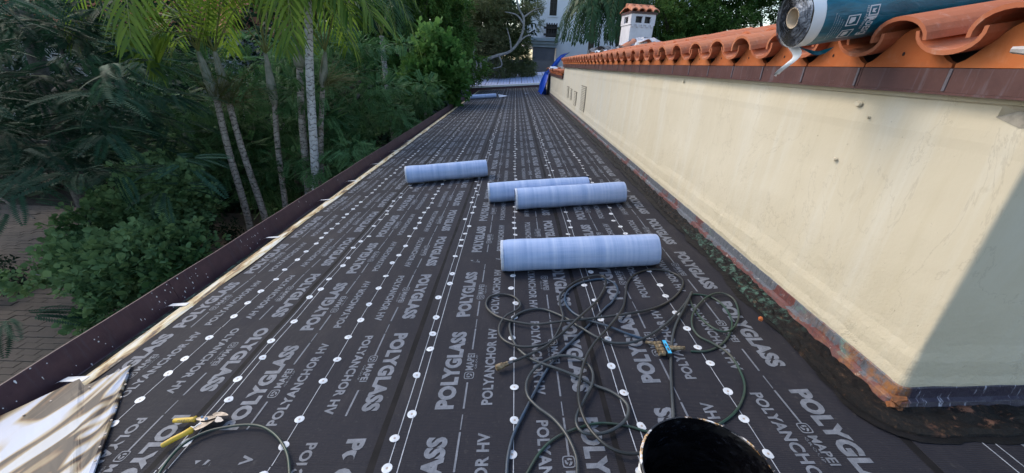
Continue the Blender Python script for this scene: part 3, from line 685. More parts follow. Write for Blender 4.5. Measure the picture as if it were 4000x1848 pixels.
# broken plaster patches
def scab(px, py, r, seed, name='plaster_scab'):
    p = at_x(px, py, WX-0.006); g = MB(); pts = []
    for i in range(11):
        a = 2*math.pi*i/11; q = r*(0.6+0.5*abs(nz(i*1.3, seed))); pts.append((p.x, p.y+math.cos(a)*q, p.z+math.sin(a)*q*0.6))
    n = len(g.v); inner = [(p.x-0.008, p.y+(b_[1]-p.y)*0.7, p.z+(b_[2]-p.z)*0.7) for b_ in pts]
    g.grid([pts, inner], 0, True); g.poly(inner, 0); return bch(g.build(name, m_stucco, bld))
scab(2160, 262, 0.03, 1); scab(2185, 295, 0.012, 2); scab(1720, 205, 0.03, 6); scab(1985, 192, 0.03, 8); scab(2100, 400, 0.02, 5)
# peeled plaster with hole near the right edge
p = at_x(2552, 300, WX-0.004); g = MB()
g.poly([(p.x, p.y+0.05, p.z+0.0), (p.x, p.y+0.02, p.z+0.03), (p.x, p.y-0.06, p.z+0.022), (p.x, p.y-0.07, p.z-0.015), (p.x, p.y-0.02, p.z-0.022)], 0)
g.poly([(p.x-0.001, p.y+0.045, p.z+0.002), (p.x-0.03, p.y+0.02, p.z+0.036), (p.x-0.02, p.y-0.03, p.z+0.034), (p.x-0.002, p.y-0.04, p.z+0.024), (p.x-0.001, p.y, p.z+0.022)], 1)
g.poly([(p.x-0.012, p.y-0.02, p.z+0.03), (p.x-0.03, p.y-0.05, p.z+0.012), (p.x-0.02, p.y-0.08, p.z+0.0), (p.x-0.004, p.y-0.05, p.z+0.028)], 2)
bch(g.build('peeled_plaster', [simple('bare_plaster', (0.26, 0.24, 0.2), (0.4, 0.36, 0.3), 0.9, 40), m_stucco, m_white], bld))
g = MB(); p = at_x(2545, 125, 1.30); g.tube([p, p+Vector((0.04, -0.08, -0.005)), p+Vector((0.12, -0.3, 0.0))], [0.008, 0.02, 0.03], 7)
meta(g.build('wood_splinter', m_wood), 'weathered splintered board end poking in at the right edge over the eave', 'board')

# ------------------------------------------------------------------ far raised roof with striped underlay
fr = empty('far_roof', (-0.5, 23.6, -1.3), label='far low roof covered in pale blue underlayment with dashed dark stripes behind the end of the black roof', cat='roof')
def fch(o): o.matrix_parent_inverse = Matrix.Translation((0.5, -23.6, 1.3)); return o
def fz(x, y): return -1.12+0.085*(x+0.8)+0.0*(y-23.6)+(y-23.6)*0.085
g = MB(); g.box((-2.62, 23.5, -1.7), (2.0, 23.6, -1.30)); 
g.v = [(x, y, z if z < -1.5 else fz(x, 23.6)-0.09) for x, y, z in g.v]; fch(g.build('fascia', m_gutter, fr))
g = MB(); g.grid([[(x, 23.47, fz(x, 23.6)-0.09) for x in (-2.65, 2.0)], [(x, 23.47, fz(x, 23.6)) for x in (-2.65, 2.0)], [(x, 23.62, fz(x, 23.62)+0.002) for x in (-2.65, 2.0)]]); fch(g.build('metal_edge', m_white, fr))
g = MB(); g.quad((-2.65, 23.6, fz(-2.65, 23.6)), (2.0, 23.6, fz(2, 23.6)), (2.6, 29, fz(2.6, 29)), (-2.4, 28.4, fz(-2.4, 28.4))); fch(g.build('underlayment', m_stripe_a, fr))
g = MB()
for i, x in enumerate(np.linspace(-2.4, 1.9, 26)):
    w = 0.02 if i % 4 else 0.05; y = 23.8
    while y < 28.2:
        l = 0.35 if i % 2 else 1.2
        g.quad((x, y, fz(x, y)+0.006), (x+w, y, fz(x+w, y)+0.006), (x+w+0.02, y+l, fz(x+w, y+l)+0.006), (x+0.02, y+l, fz(x, y+l)+0.006)); y += l+(0.3 if i % 2 else 0.12)
o = fch(g.build('stripe_print', m_stripe_b, fr)); o['kind'] = 'stuff'

# ------------------------------------------------------------------ underlayment rolls
def roll_obj(A, B, r, label, flap=False, group='pale blue underlayment rolls lying across the roof'):
    A = Vector(A); B = Vector(B); L = (B-A).length; ax = (B-A).normalized()
    root = empty('underlayment_roll', A, label=label, cat='roll', group=group)
    side = ax.cross(Vector((0, 0, 1))).normalized(); up = side.cross(ax).normalized()
    root.matrix_world = Matrix(((ax.x, side.x, up.x, A.x), (ax.y, side.y, up.y, A.y), (ax.z, side.z, up.z, A.z), (0, 0, 0, 1)))
    g = MB(); rows = []; k = 40
    for i in range(25):
        x = L*i/24; r2 = r*(1+0.006*math.sin(i*0.9+A.x*5)); rows.append([])
        for j in range(k):
            a = 2*math.pi*j/k; q = r2+0.0018*nz(a*2, i*0.3, A.y)+0.003*nz(math.cos(a)*1.4, math.sin(a)*1.4+A.x*7, i*0.16)-(0.004 if i in (0, 24) else 0)+0.004*(j/k)
            if math.sin(a) < -0.8: q *= 0.985
            rows[-1].append((x, math.cos(a)*q, math.sin(a)*q))
    g.grid(rows, 0, True); g.build('film_wrap', m_film, root, smooth=True)
    g = MB()
    for x, s_ in ((0.0, -1), (L, 1)):
        rr = []; 
        for q in (1.0, 0.93, 0.6, 0.36, 0.35): rr.append([(x+s_*0.004*nz(j, q*9, 2)-(0.0 if q > 0.36 else s_*0.04), math.cos(2*math.pi*j/k)*r*q*0.99, math.sin(2*math.pi*j/k)*r*q*0.99) for j in range(k)])
        g.grid(rr, 0, True); g.poly(rr[-1], 1)
    g.build('rolled_end', [m_layers, m_black], root)
    g = MB(); rr = []
    for x, q in ((-0.006, 0.955), (-0.004, 1.0), (0.012, 1.012)): rr.append([(x+0.003*nz(j*0.6, 1), math.cos(2*math.pi*j/k)*r*q, math.sin(2*math.pi*j/k)*r*q) for j in range(k)])
    g.grid(rr, 0, True); g.build('film_rim', m_film_edge, root)
    if flap:
        g = MB(); g.grid([[(L-0.26, -r*0.3, r*0.96), (L-0.10, -r*0.1, r*1.05), (L+0.01, 0, r*1.1)], [(L-0.18, -r*0.75, r*0.66), (L-0.08, -r*0.7, r*0.72), (L+0.03, -r*0.5, r*0.75)]])
        g.build('torn_flap', m_torn, root)
    return root
def rz(x): return -EYE_H+SLOPE*x+0.018
def roll_px(pa, pb, r, label, **k):
    a = at_roof(*pa, 0.018); b_ = at_roof(*pb, 0.018)
    th = math.atan2(-a.z, a.y); a = Vector((a.x, a.y+r*math.tan(th/2), rz(a.x)+r*0.992)); th = math.atan2(-b_.z, b_.y); b_ = Vector((b_.x, b_.y+r*math.tan(th/2), rz(b_.x)+r*0.992))
    return roll_obj(a, b_, r, label, **k)
roll_px((1262, 682), (1646, 666), 0.102, 'nearest pale blue roll of underlayment, lying above the tangle of hoses')
roll_px((1297, 527), (1566, 509), 0.098, 'front roll of the close pair in the middle, its right end near the wall')
roll_px((1229, 509), (1476, 492), 0.096, 'rear roll of the close pair, half hidden, torn black flap at its right end', flap=True)
roll_px((1023, 461), (1224, 443), 0.100, 'pale blue roll lying alone left of the pair, nearest the gutter')
r5 = roll_px((1183, 250), (1248, 246), 0.085, 'small distant blue roll at the far end of the black roof, below the striped roof')
g = MB(); rows = []
L5 = 1.15
for i in range(5): rows.append([(L5+0.02+0.09*i, 0.05+0.02*i, -0.07+0.01*i), (L5+0.09*i, -0.03, 0.05-0.02*i)])
g.grid(rows); g.build('loose_end', m_film_edge, r5)

# ------------------------------------------------------------------ hoses
laid = []
def hose(paths, r, m, name, label, end_up=False, parent=None, base=0.02, group='air hoses lying in a tangle on the roof'):
    pts = []
    for px, py in paths: pts.append(at_roof(px, py, base+r))
    P = [pts[0]]+pts+[pts[-1]]; out = []
    for i in range(1, len(P)-2):
        d = (P[i+1]-P[i]).length; n = max(3, int(d/0.012))
        for j in range(n):
            t = j/n; a, b_, c_, e = P[i-1], P[i], P[i+1], P[i+2]
            out.append(0.5*((2*b_)+(c_-a)*t+(2*a-5*b_+4*c_-e)*t*t+(3*b_-a-3*c_+e)*t**3))
    out.append(P[-2]); n = len(out)
    H = [0.0]*n; arr = np.array([(p.x, p.y) for p in out])
    prev = np.array(laid) if laid else np.zeros((0, 3))
    for i in range(n):
        need = 0.0
        if len(prev):
            dd = np.hypot(prev[:, 0]-arr[i, 0], prev[:, 1]-arr[i, 1]); q = prev[dd < 2.0*r+0.002]
            if len(q): need = max(need, q[:, 2].max()+2.0*r)
        if i > 18:
            dd = np.hypot(arr[:i-18, 0]-arr[i, 0], arr[:i-18, 1]-arr[i, 1]); w = np.where(dd < 2.0*r+0.002)[0]
            if len(w): need = max(need, max(H[k] for k in w)+2.0*r)
        H[i] = need
    H = np.array(H); H2 = H.copy()
    for k in range(1, 26):
        f = 0.5+0.5*math.cos(math.pi*k/26)
        H2[k:] = np.maximum(H2[k:], H[:-k]*f); H2[:-k] = np.maximum(H2[:-k], H[k:]*f)
    res = []
    for i, p in enumerate(out):
        res.append(Vector((p.x, p.y, roof_z(p.x, p.y)+0.019+r+H2[i]+0.0015*abs(nz(i*0.02, 5)))))
        if i % 2 == 0: laid.append((p.x, p.y, H2[i]))
    g = MB(); g.tube(res, r, 8); root = empty(name, res[0], label=label, cat='hose', group=group)
    o = g.build('hose_tube', m, root, smooth=True); o.matrix_parent_inverse = Matrix.Translation(-res[0])
    return root, res
def z7(L): return [(1288+x*0.5, 595+y*0.5) for x, y in L]
def z4(L): return [(1223.6+x*0.3508, 772.8+y*0.3508) for x, y in L]
def coupling(root, p, d, big=1.0, name='coupling', m=None):
    d = d.normalized(); g = MB()
    g.tube([p, p+d*0.018*big], 0.0075*big, 6, 1); g.tube([p+d*0.018*big, p+d*0.022*big, p+d*0.036*big], [0.009*big]*3, 6, 0)
    g.tube([p+d*0.036*big, p+d*0.040*big, p+d*0.066*big, p+d*0.069*big], [0.0095*big, 0.0125*big, 0.0125*big, 0.009*big], 12, 0)
    o = g.build(name, [m_brass, m_steel], root); o.matrix_parent_inverse = Matrix.Translation(-root.location); return o
e_path = z4([(150, 1400), (146, 1190), (160, 1040), (200, 900), (270, 760), (340, 620), (420, 470), (500, 360), (620, 240), (740, 120), (860, 0)])+z7([(500, 335), (532, 275), (510, 232), (450, 214), (350, 232), (285, 270), (266, 320), (300, 380), (370, 422), (480, 457), (580, 492), (672, 518)])
hb, rb = hose(e_path, 0.0062, m_hblue, 'air_hose', 'blue hose running from the bottom edge up to the left port of the brass manifold')
g_path = z7([(900, 575), (980, 574), (1050, 545), (1095, 490), (1106, 420), (1060, 345), (990, 303), (905, 293), (898, 325), (940, 400), (995, 455), (1055, 484), (1110, 468), (1140, 400), (1115, 325), (1050, 295), (980, 312), (920, 372), (902, 440), (935, 505), (1010, 545), (1095, 600), (1155, 690), (1172, 770), (1140, 860), (1075, 925), (950, 985), (830, 1005), (675, 975), (580, 948), (450, 936), (340, 960), (220, 1012), (140, 1085), (75, 1190), (20, 1300)])
hg, rg = hose(g_path, 0.0048, m_hgreen, 'air_hose', 'thin green hose looping right of the manifold and running behind the bucket')
d_path = z7([(812, 960), (812, 890), (803, 760), (800, 650), (803, 540), (822, 450), (868, 360), (902, 290), (870, 345), (800, 425), (712, 495), (620, 537), (520, 542), (430, 515), (340, 462), (250, 402), (160, 365), (90, 368), (30, 392), (-8, 430), (-8, 480), (20, 550), (70, 605), (130, 640), (220, 672), (300, 700), (400, 742), (500, 782), (568, 835), (585, 885), (560, 940), (490, 988), (410, 1005), (350, 995), (322, 950), (330, 895), (370, 815), (402, 750), (404, 690), (370, 640), (310, 615), (230, 612), (160, 640), (100, 690), (72, 750), (80, 815), (130, 870), (200, 920), (260, 990), (300, 1060), (325, 1130), (328, 1200), (325, 1300)])
hk, rk = hose(d_path, 0.0062, m_hgrey, 'air_hose', 'grey hose rising beside the manifold and curling back through the tangle to the bottom edge')
f_path = z7([(700, 1095), (640, 1102), (560, 1108), (480, 1080), (420, 1030), (370, 960), (338, 870), (332, 790), (345, 710), (365, 640), (400, 570), (450, 510), (510, 440), (555, 370), (570, 300), (580, 235), (620, 190), (700, 166), (790, 178), (845, 208), (858, 250), (810, 310), (700, 372), (560, 404), (430, 425), (280, 441), (120, 452), (-10, 434), (-90, 400), (-130, 350), (-110, 305), (-50, 292), (10, 305), (42, 345), (25, 378), (-30, 410), (-62, 455), (-60, 505), (-20, 545), (50, 568), (140, 560), (230, 520), (300, 465), (370, 395), (430, 325), (470, 250), (462, 212), (420, 204), (340, 222), (275, 260), (240, 310), (245, 370), (255, 420), (235, 480), (190, 550), (120, 595), (40, 632), (0, 645)])
hf, rf = hose(f_path, 0.0062, m_hblack, 'air_hose', 'long black hose with the widest loops, ending in a loose brass coupling at the left')
coupling(hf, rf[-1], rf[-1]-rf[-6], 1.15)
l_path = [(380, 1240), (400, 1190), (432, 1145), (470, 1110), (520, 1085), (570, 1073), (620, 1067), (660, 1072), (695, 1095), (718, 1130), (727, 1170), (729, 1250)]
hl, rl = hose(l_path, 0.0050, m_hgreen, 'air_hose', 'green hose arching alone beside the yellow-handled snips at lower left', group=None)
# manifold
M = at_roof(1676, 876, 0.035); ex = (at_roof(1700, 876, 0.035)-M).normalized(); ey = Vector((0, 1, 0.0)); ez = ex.cross(ey)
man = empty('air_manifold', M, label='brass air manifold with four couplings and a cyan painted block among the hoses', cat='manifold')
mm = Matrix(((ex.x, ey.x, ez.x, M.x), (ex.y, ey.y, ez.y, M.y), (ex.z, ey.z, ez.z, M.z), (0, 0, 0, 1))); man.matrix_world = mm
g = MB(); g.box((-0.007, -0.048, -0.014), (0.010, 0.045, 0.010)); g.box((-0.0065, -0.047, 0.0102), (0.0095, 0.044, 0.0112), 1); g.box((-0.002, -0.03, 0.0113), (0.006, -0.01, 0.0117), 2); g.box((-0.004, 0.0, 0.0113), (0.003, 0.02, 0.0117), 2)
g.build('block', [m_dark, m_ycyan, m_steel], man)
def mport(y, s_, L=1.0):
    g = MB(); X = lambda v_: s_*v_*L
    g.tube([(X(0.008), y, 0), (X(0.014), y, 0)], 0.007, 6, 1)
    g.tube([(X(0.014), y, 0), (X(0.016), y, 0), (X(0.028), y, 0), (X(0.030), y, 0)], [0.009, 0.0115, 0.0115, 0.010], 12)
    g.tube([(X(0.030), y, 0), (X(0.044), y, 0), (X(0.046), y, 0)], [0.0095, 0.0108, 0.007], 12); g.tube([(X(0.046), y, 0), (X(0.0462), y, 0)], 0.004, 6, 2)
    return g.build('port', [m_brass, m_steel, m_black], man)
for y in (0.034, 0.012, -0.012, -0.034): mport(y, -1)
mport(0.0, 1, 1.05)
g = MB(); g.tube([(0.048, 0, 0), (0.066, 0, 0)], 0.009, 6); g.tube([(0.066, 0, 0), (0.084, 0, 0)], 0.0075, 6, 1); g.build('outlet_fitting', [m_brass, m_brass], man)
g = MB(); g.tube([(-0.046, 0.036, 0), (-0.062, 0.040, 0)], 0.008, 6); g.tube([(-0.062, 0.040, 0), (-0.082, 0.045, 0)], 0.0065, 6); g.build('inlet_fitting', m_brass, man)

# ------------------------------------------------------------------ bucket
BK = Vector((0.505, 0.628, 0)); BK.z = rz(BK.x)+0.002
buck = empty('tar_bucket', BK, label='open white bucket coated inside with glossy black tar at the bottom edge', cat='bucket')
buck.rotation_euler = (R(1.5), -math.atan(SLOPE)+R(1), 0)
k = 56; g = MB(); HB = 0.365
def ring(r, z, jit=0.0, ph=0): return [(math.cos(2*math.pi*j/k)*(r+jit*nz(j*0.35, z*20, ph)), math.sin(2*math.pi*j/k)*(r+jit*nz(j*0.35, z*20, ph)), z) for j in range(k)]
g.grid([ring(0.128, 0), ring(0.132, 0.1), ring(0.138, 0.22), ring(0.143, HB-0.07), ring(0.150, HB-0.066), ring(0.150, HB-0.058), ring(0.144, HB-0.054), ring(0.145, HB-0.012)], 0, True)
g.poly(list(reversed(ring(0.128, 0)))); g.build('pail', m_bucket, buck, smooth=True)
g = MB(); g.grid([ring(0.1455, HB-0.012), ring(0.151, HB-0.012), ring(0.152, HB-0.002), ring(0.1495, HB+0.002), ring(0.146, HB+0.001)], 0, True); g.build('rim', m_rim, buck, smooth=True)
g = MB(); rows = []
for i in range(15):
    f = i/14; rows.append([]); z = HB-0.003-f*0.31; r = 0.1462-0.019*f
    for j in range(k):
        a = 2*math.pi*j/k; q = r-0.002-0.006*abs(nz(math.cos(a)*3, math.sin(a)*3, z*13))-0.004*abs(nz(math.cos(a)*9, math.sin(a)*9, z*40))
        if i == 0: q = r-0.0005
        rows[-1].append((math.cos(a)*q, math.sin(a)*q, z))
g.grid(rows, 0, True)
for q in (0.8, 0.5, 0.2):
    rows2 = [[(math.cos(2*math.pi*j/k)*0.126*q, math.sin(2*math.pi*j/k)*0.126*q, HB-0.313+0.01*nz(j*0.3, q*5)) for j in range(k)]]
    g.grid([rows[-1] if q == 0.8 else prev_, rows2[0]], 0, True); prev_ = rows2[0]
g.poly(prev_); g.build('tar_coating', m_tar, buck, smooth=True)
for s_ in (-1, 1):
    g = MB(); g.box((s_*0.154-0.005, -0.018, HB-0.062), (s_*0.154+0.005, 0.018, HB-0.022)); g.build('bail_ear', m_bucket, buck)
g = MB(); g.tube([(math.cos(a)*0.158, math.sin(a)*0.158, HB-0.045-0.09*math.sin(-a if a < 0 else 0)) for a in np.linspace(-math.pi, 0, 20)], 0.002, 6); g.build('wire_bail', m_steel, buck)

# ------------------------------------------------------------------ snips
def zs(x, y, up=0.03): return at_roof(386.4+x*0.1883, 966+y*0.1883, up)
piv = zs(700, 465); sn = empty('tin_snips', piv, label='steel cutting pliers with two open yellow handles, one handwritten, near the lower left', cat='pliers')
def sch(o): o.matrix_parent_inverse = Matrix.Translation(-piv); return o
def grip(P, rr):
    g = MB(); pts = [zs(*p) for p in P]; g.tube(pts, rr, 12); o = sch(g.build('grip', m_yel, sn, smooth=True)); return o
g1 = grip([(262, 490), (275, 490), (400, 484), (530, 474), (560, 470), (572, 468)], [0.004, 0.0085, 0.0095, 0.0095, 0.013, 0.006])
grip([(98, 835), (112, 825), (250, 745), (400, 670), (510, 615), (530, 605)], [0.004, 0.009, 0.010, 0.010, 0.0135, 0.006])
V, F = text_tris('MARCUS', 0.0, 1); g = MB()
a = zs(325, 490, 0.0405); ax = (zs(545, 480, 0.0405)-a); upv = Vector((0, 1, 0.35)).normalized()*0.011
for u, w_ in V: g.v.append(tuple(a+ax*u*0.95+upv*(w_-0.5)+Vector((0, -0.0035, 0.0008))))
g.f = list(F); g.m = [0]*len(F); o = sch(g.build('handwriting', m_black, sn))
g = MB()
def flat(pts, z0, z1, m=0):
    T = [zs(*p, z1) for p in pts]; B = [zs(*p, z0) for p in pts]; g.poly(T, m); g.grid([B+[B[0]], T+[T[0]]], m)
flat([(560, 462), (610, 440), (690, 435), (760, 425), (830, 425), (835, 445), (760, 470), (700, 490), (620, 490), (575, 480)], 0.028, 0.036)
flat([(500, 580), (560, 560), (640, 500), (700, 450), (770, 430), (850, 425), (820, 480), (760, 520), (700, 560), (650, 585), (560, 620), (540, 610)], 0.022, 0.031, 0)
flat([(785, 405), (830, 378), (905, 372), (965, 385), (1000, 415), (940, 425), (860, 425), (800, 430)], 0.026, 0.037)
flat([(820, 480), (850, 430), (900, 445), (935, 485), (900, 505), (840, 512), (815, 500)], 0.024, 0.036, 1)
sch(g.build('jaws', [m_steel, simple('pale_jaw', (0.4, 0.34, 0.28), (0.55, 0.48, 0.42), 0.5, 40)], sn))
g = MB(); g.tube([zs(700, 462, 0.036), zs(700, 462, 0.041)], 0.0055, 10); g.tube([zs(645, 440, 0.036), zs(645, 440, 0.040)], 0.0045, 10)
sch(g.build('rivet', simple('bright_steel', (0.4, 0.42, 0.44), (0.6, 0.6, 0.62), 0.3, 50, metal=0.7), sn))
g = MB(); g.tube([zs(500, 575), zs(540, 590), zs(580, 555), zs(640, 525)], 0.0035, 6); sch(g.build('spring_clip', m_white, sn))

# ------------------------------------------------------------------ teal roll on the tiles
TA = Vector((1.085, 1.775, 0.205)); TB = Vector((2.04, 1.80, 0.205+0.955*0.175)); TR = 0.107
troll = empty('membrane_roll', TA, label='teal wrapped membrane roll lying on the terracotta tiles with its end hanging over the eave', cat='roll')
ax = (TB-TA).normalized(); side = ax.cross(Vector((0, 0, 1))).normalized(); up = side.cross(ax)
troll.matrix_world = Matrix(((ax.x, side.x, up.x, TA.x), (ax.y, side.y, up.y, TA.y), (ax.z, side.z, up.z, TA.z), (0, 0, 0, 1)))
k = 48; L = 1.0
def trow(x, r, jit=0.0, sd=0): return [(x, math.cos(2*math.pi*j/k)*(r+jit*nz(j*0.4, x*8, sd)), math.sin(2*math.pi*j/k)*(r+jit*nz(j*0.4, x*8, sd))) for j in range(k)]
g = MB(); g.grid([trow(x, TR, 0.0025) for x in np.linspace(0.05, L, 30)], 0, True); g.poly(trow(L, TR)); g.build('teal_wrap', m_teal, troll, smooth=True)
g = MB(); g.grid([trow(0.004, TR-0.001, 0.003), trow(0.03, TR+0.0002, 0.001), trow(0.052, TR-0.0005, 0.0015)], 0, True); g.build('white_border', m_whitef, troll, smooth=True)
g = MB()
sp = []
for ti in range(16*36):
    th = ti/36*2*math.pi; r0 = 0.040+(TR-0.042)*ti/(16*36)
    rr = r0+0.0016*nz(th*0.9, 3)+0.0012*nz(th*3, 9)
    x = -0.004+0.007*nz(math.cos(th)*2, math.sin(th)*2, th*0.25)
    sp.append((x, math.cos(th)*rr, math.sin(th)*rr, rr))
for i in range(len(sp)-1):
    a, b_ = sp[i], sp[i+1]; wq = 0.0021
    f = lambda s_, d: (s_[0]+(0.004 if d > 0 else 0), s_[1]*(1+d*wq/s_[3]), s_[2]*(1+d*wq/s_[3]))
    g.quad(f(a, -0.4), f(b_, -0.4), f(b_, 0.6), f(a, 0.6), 0)
o = g.build('rolled_layers', m_foil, troll)
g = MB(); rr = [trow(0.012, q) for q in (TR-0.002, 0.037)]; g.grid(rr, 0, True); g.build('dark_gaps', m_black, troll)
g = MB(); g.grid([trow(0.0, 0.038), trow(-0.003, 0.037), trow(-0.002, 0.033), trow(0.30, 0.033)], 0, True); g.poly(trow(0.30, 0.033)); g.build('cardboard_core', m_core, troll, smooth=True)
g = MB(); rows = []     # loose white strip hanging from the end
for i in range(14):
    f = i/13; y = 0.03*math.sin(f*4)-0.035-0.01*f; z = -TR-0.012-0.115*f+0.02; w = 0.045*(1-f)**0.7+0.003
    rows.append([(0.02+0.015*math.sin(f*5)+w*0.2, y-w*0.7, z-0.006*math.sin(f*7)), (0.012+0.02*math.sin(f*5), y, z+0.004), (0.03+0.015*math.sin(f*5), y+w*0.6, z+0.004)])
g.grid(rows)
g.build('hanging_film_strip', m_whitef, troll, smooth=True)
g = MB(); rows = []
for i in range(8):
    f = i/7; rows.append([(0.04+0.10*f, -0.07+0.03*f+0.01*math.sin(f*5), -TR+0.015-0.05*f), (0.09+0.10*f, -0.03+0.02*f, -TR-0.0-0.10*f*(1-f)-0.02)])
g.grid(rows); g.build('loose_wrap_tongue', [m_teal], troll)
# printing wrapped on the roll: angle measured from straight towards the eye side (-y) downwards
def wrap(T, x0, lx, a0, la, m, name, rad=TR+0.003, flip=False):
    V, F = T; g = MB()
    for u, w_ in V:
        a = a0+(1-u)*la; x = x0+w_*lx
        g.v.append((x, math.cos(a)*rad, math.sin(a)*rad))
    g.f = list(F); g.m = [0]*len(F); return g.build(name, m, troll)
# side axis y' = ax x z = towards -Y (eye); angle 0 faces the eye, negative goes below
wrap(text_tris('ADESO', 0.03, 3), 0.211, 0.026, -0.95, 0.62, m_lab, 'lettering')
wrap(text_tris('SELF-ADHERED', 0.0, 1), 0.196, 0.008, -0.7, 0.75, m_lab, 'small_lettering')
def frame_tris(th=0.12):
    V = [(0, 0), (1, 0), (1, 1), (0, 1), (th, th), (1-th, th), (1-th, 1-th), (th, 1-th)]; return np.array(V, float), [(0, 1, 5, 4), (1, 2, 6, 5), (2, 3, 7, 6), (3, 0, 4, 7)]
wrap(frame_tris(0.1), 0.205, 0.038, -0.98, 0.68, m_lab, 'name_frame', rad=TR+0.0031)
wrap(frame_tris(0.12), 0.207, 0.036, -0.28, 0.32, m_lab, 'emblem_frame'); wrap((np.array([(0.3, 0.2), (0.7, 0.2), (0.8, 0.8), (0.55, 0.5), (0.3, 0.8)]), [(0, 1, 2, 3, 4)]), 0.212, 0.026, -0.25, 0.26, m_lab, 'emblem')
for a0, s_ in ((-0.52, 0.34), (-1.0, 0.34)):
    wrap(frame_tris(0.09), 0.135, 0.045, a0, s_, m_lab, 'pictogram_frame'); wrap((np.array([(0.15, 0.15), (0.85, 0.15), (0.85, 0.5), (0.6, 0.85), (0.15, 0.85)]), [(0, 1, 2, 3, 4)]), 0.140, 0.028, a0+0.04, s_*0.8, m_lab, 'pictogram')
for i in range(5): wrap(text_tris('membrane underlayment', 0.0, 1), 0.085+i*0.009, 0.0045, -0.95+0.05*i, 0.9-0.12*i, m_lab, 'fine_print')
wrap(text_tris('P', 0.04, 3), 0.315, 0.06, -0.75, 0.30, m_orange, 'orange_letter')

# ------------------------------------------------------------------ tarp and debris at the end of the wall
def blob(name, c, s, m, label, cat, seed, group=None, smooth=False, k=22):
    g = MB(); rows = []
    for i in range(9):
        ph = math.pi*(i/8); rows.append([])
        for j in range(k):
            th = 2*math.pi*j/k; q = 1+0.3*nz(math.cos(th)*1.6+seed, math.sin(th)*1.6, math.cos(ph)*1.8)+0.2*nz(math.cos(th)*5+seed, math.sin(th)*5, ph*4)
            rows[-1].append((s[0]*math.sin(ph)*math.cos(th)*q, s[1]*math.sin(ph)*math.sin(th)*q, max(0, s[2]*(1+math.cos(ph))*0.5*q)))
    g.grid(rows, 0, True); o = g.build(name, m, None, smooth=smooth); o.location = c; return meta(o, label, cat, group)
g = MB(); rows = []
for i in range(16):     # tarp draped over the lower eave and down the wall
    f = i/15
    if f < 0.4: q = f/0.4; z = 0.42-0.72*q+0.06*math.sin(q*6); x = 1.87-0.54*q; y0 = 15.2+2.4*q; y1 = 16.7+2.2*q
    else: q = (f-0.4)/0.6; z = -0.30-0.84*q; x = 1.33-0.16*q; y0 = 17.6-0.5*q; y1 = 18.9+0.9*q
    rows.append([(x+0.11*math.sin(j*1.9+f*4)*(0.4+f)*(0.6+0.4*math.sin(j*0.7)), y0+(y1-y0)*j/14, z+0.03*nz(j*0.5, f*5)) for j in range(15)])
g.grid(rows); meta(g.build('blue_tarp', m_tarp, smooth=True), 'crumpled bright blue tarp hanging over the far end of the tiled wall', 'tarp')
blob('debris_bag', (2.45, 12.3, 0.22), (0.45, 0.6, 0.30), simple('black_bag', (0.015, 0.015, 0.018), (0.05, 0.05, 0.055), 0.35, 6), 'black rubbish bag slumped behind the far end of the tile row', 'bag', 1)
blob('debris_bag', (3.0, 10.6, 0.24), (0.5, 0.7, 0.36), simple('black_bag_open', (0.02, 0.02, 0.025), (0.3, 0.3, 0.34), 0.4, 8, lo=0.5, hi=0.7), 'torn dark sack of roofing waste in front of the white chimney', 'bag', 4)
blob('plastic_sheet', (3.05, 10.6, 0.22), (0.5, 0.9, 0.42), m_plast, 'crumpled clear plastic sheeting heaped at the foot of the white chimney', 'plastic sheet', 7, smooth=True)
blob('rubble_pile', (1.75, 13.4, -0.27), (0.3, 0.5, 0.35), simple('mixed_rubble', (0.05, 0.045, 0.05), (0.35, 0.26, 0.22), 0.8, 14), 'small heap of mixed roofing rubble where the wall steps down', 'rubble', 9)
lab = ['broken terracotta tile leaning on the black bag behind the eave', 'pale broken tile lying on top of the lower eave by the tarp', 'salmon tile fragment on the waste left of the chimney', 'curved tile shard at the far end of the lower eave', 'cracked tile piece on the torn dark sack', 'loose tile half resting at the wall step']
for i, (c_, rt, sc) in enumerate([((2.05, 11.6, 0.28), (0.5, 0.4, 1.0), 1.0), ((1.55, 14.4, -0.17), (0.1, 0.3, 1.4), 1.5), ((2.5, 10.2, 0.40), (0.6, -0.5, 0.4), 1.0), ((1.45, 19.2, -0.2), (0.2, 0.1, 0.4), 1.2), ((2.9, 9.6, 0.52), (0.9, 0.2, 2.0), 0.8), ((1.6, 13.1, 0.06), (0.1, 0.6, 0.2), 0.9)]):
    g = tile_mesh(True, 0.34); o = g.build('loose_tile', m_tile_old); o.location = c_; o.rotation_euler = rt; o.scale = (sc,)*3; meta(o, lab[i], 'tile', 'loose tiles in the roofing debris')
for i, (c_, sc) in enumerate([((2.2, 11.0, 0.30), 0.22), ((2.35, 9.9, 0.32), 0.2), ((1.5, 15.6, -0.16), 0.25), ((1.8, 14.6, -0.12), 0.3)]):
    g = MB(); rows = [[(a*sc+0.03*nz(a*3+i, b_), b_*sc*0.8, 0.12*nz(a*2, b_*2, i)+0.06) for a in np.linspace(-1, 1, 7)] for b_ in np.linspace(-1, 1, 7)]; g.grid(rows)
    meta(g.build('underlayment_scrap', m_foil if i % 2 else m_whitef, loc=c_), ['grey torn underlayment scrap behind the tile row', 'white scrap of film lying beside the dark sack', 'crumpled grey scrap on the lower eave', 'white film scrap at the wall step'][i], 'scrap')
g = MB(); g.tube([(0, 0, 0), (0.3, 0.05, 0.01), (0.36, 0.02, 0.02)], [0.03, 0.03, 0.01], 6); meta(g.build('white_glove', m_white, loc=at_roof(1320, 236)), 'small white rag on the black roof near the tarp', 'rag')
g = MB()
p = at_roof(1914, 801, 0.06); P8 = [Vector((0.011*math.cos(a), 0.014*math.sin(a), 0.0)) for a in (0, 1.3, 2.4, 3.6, 5.0)]
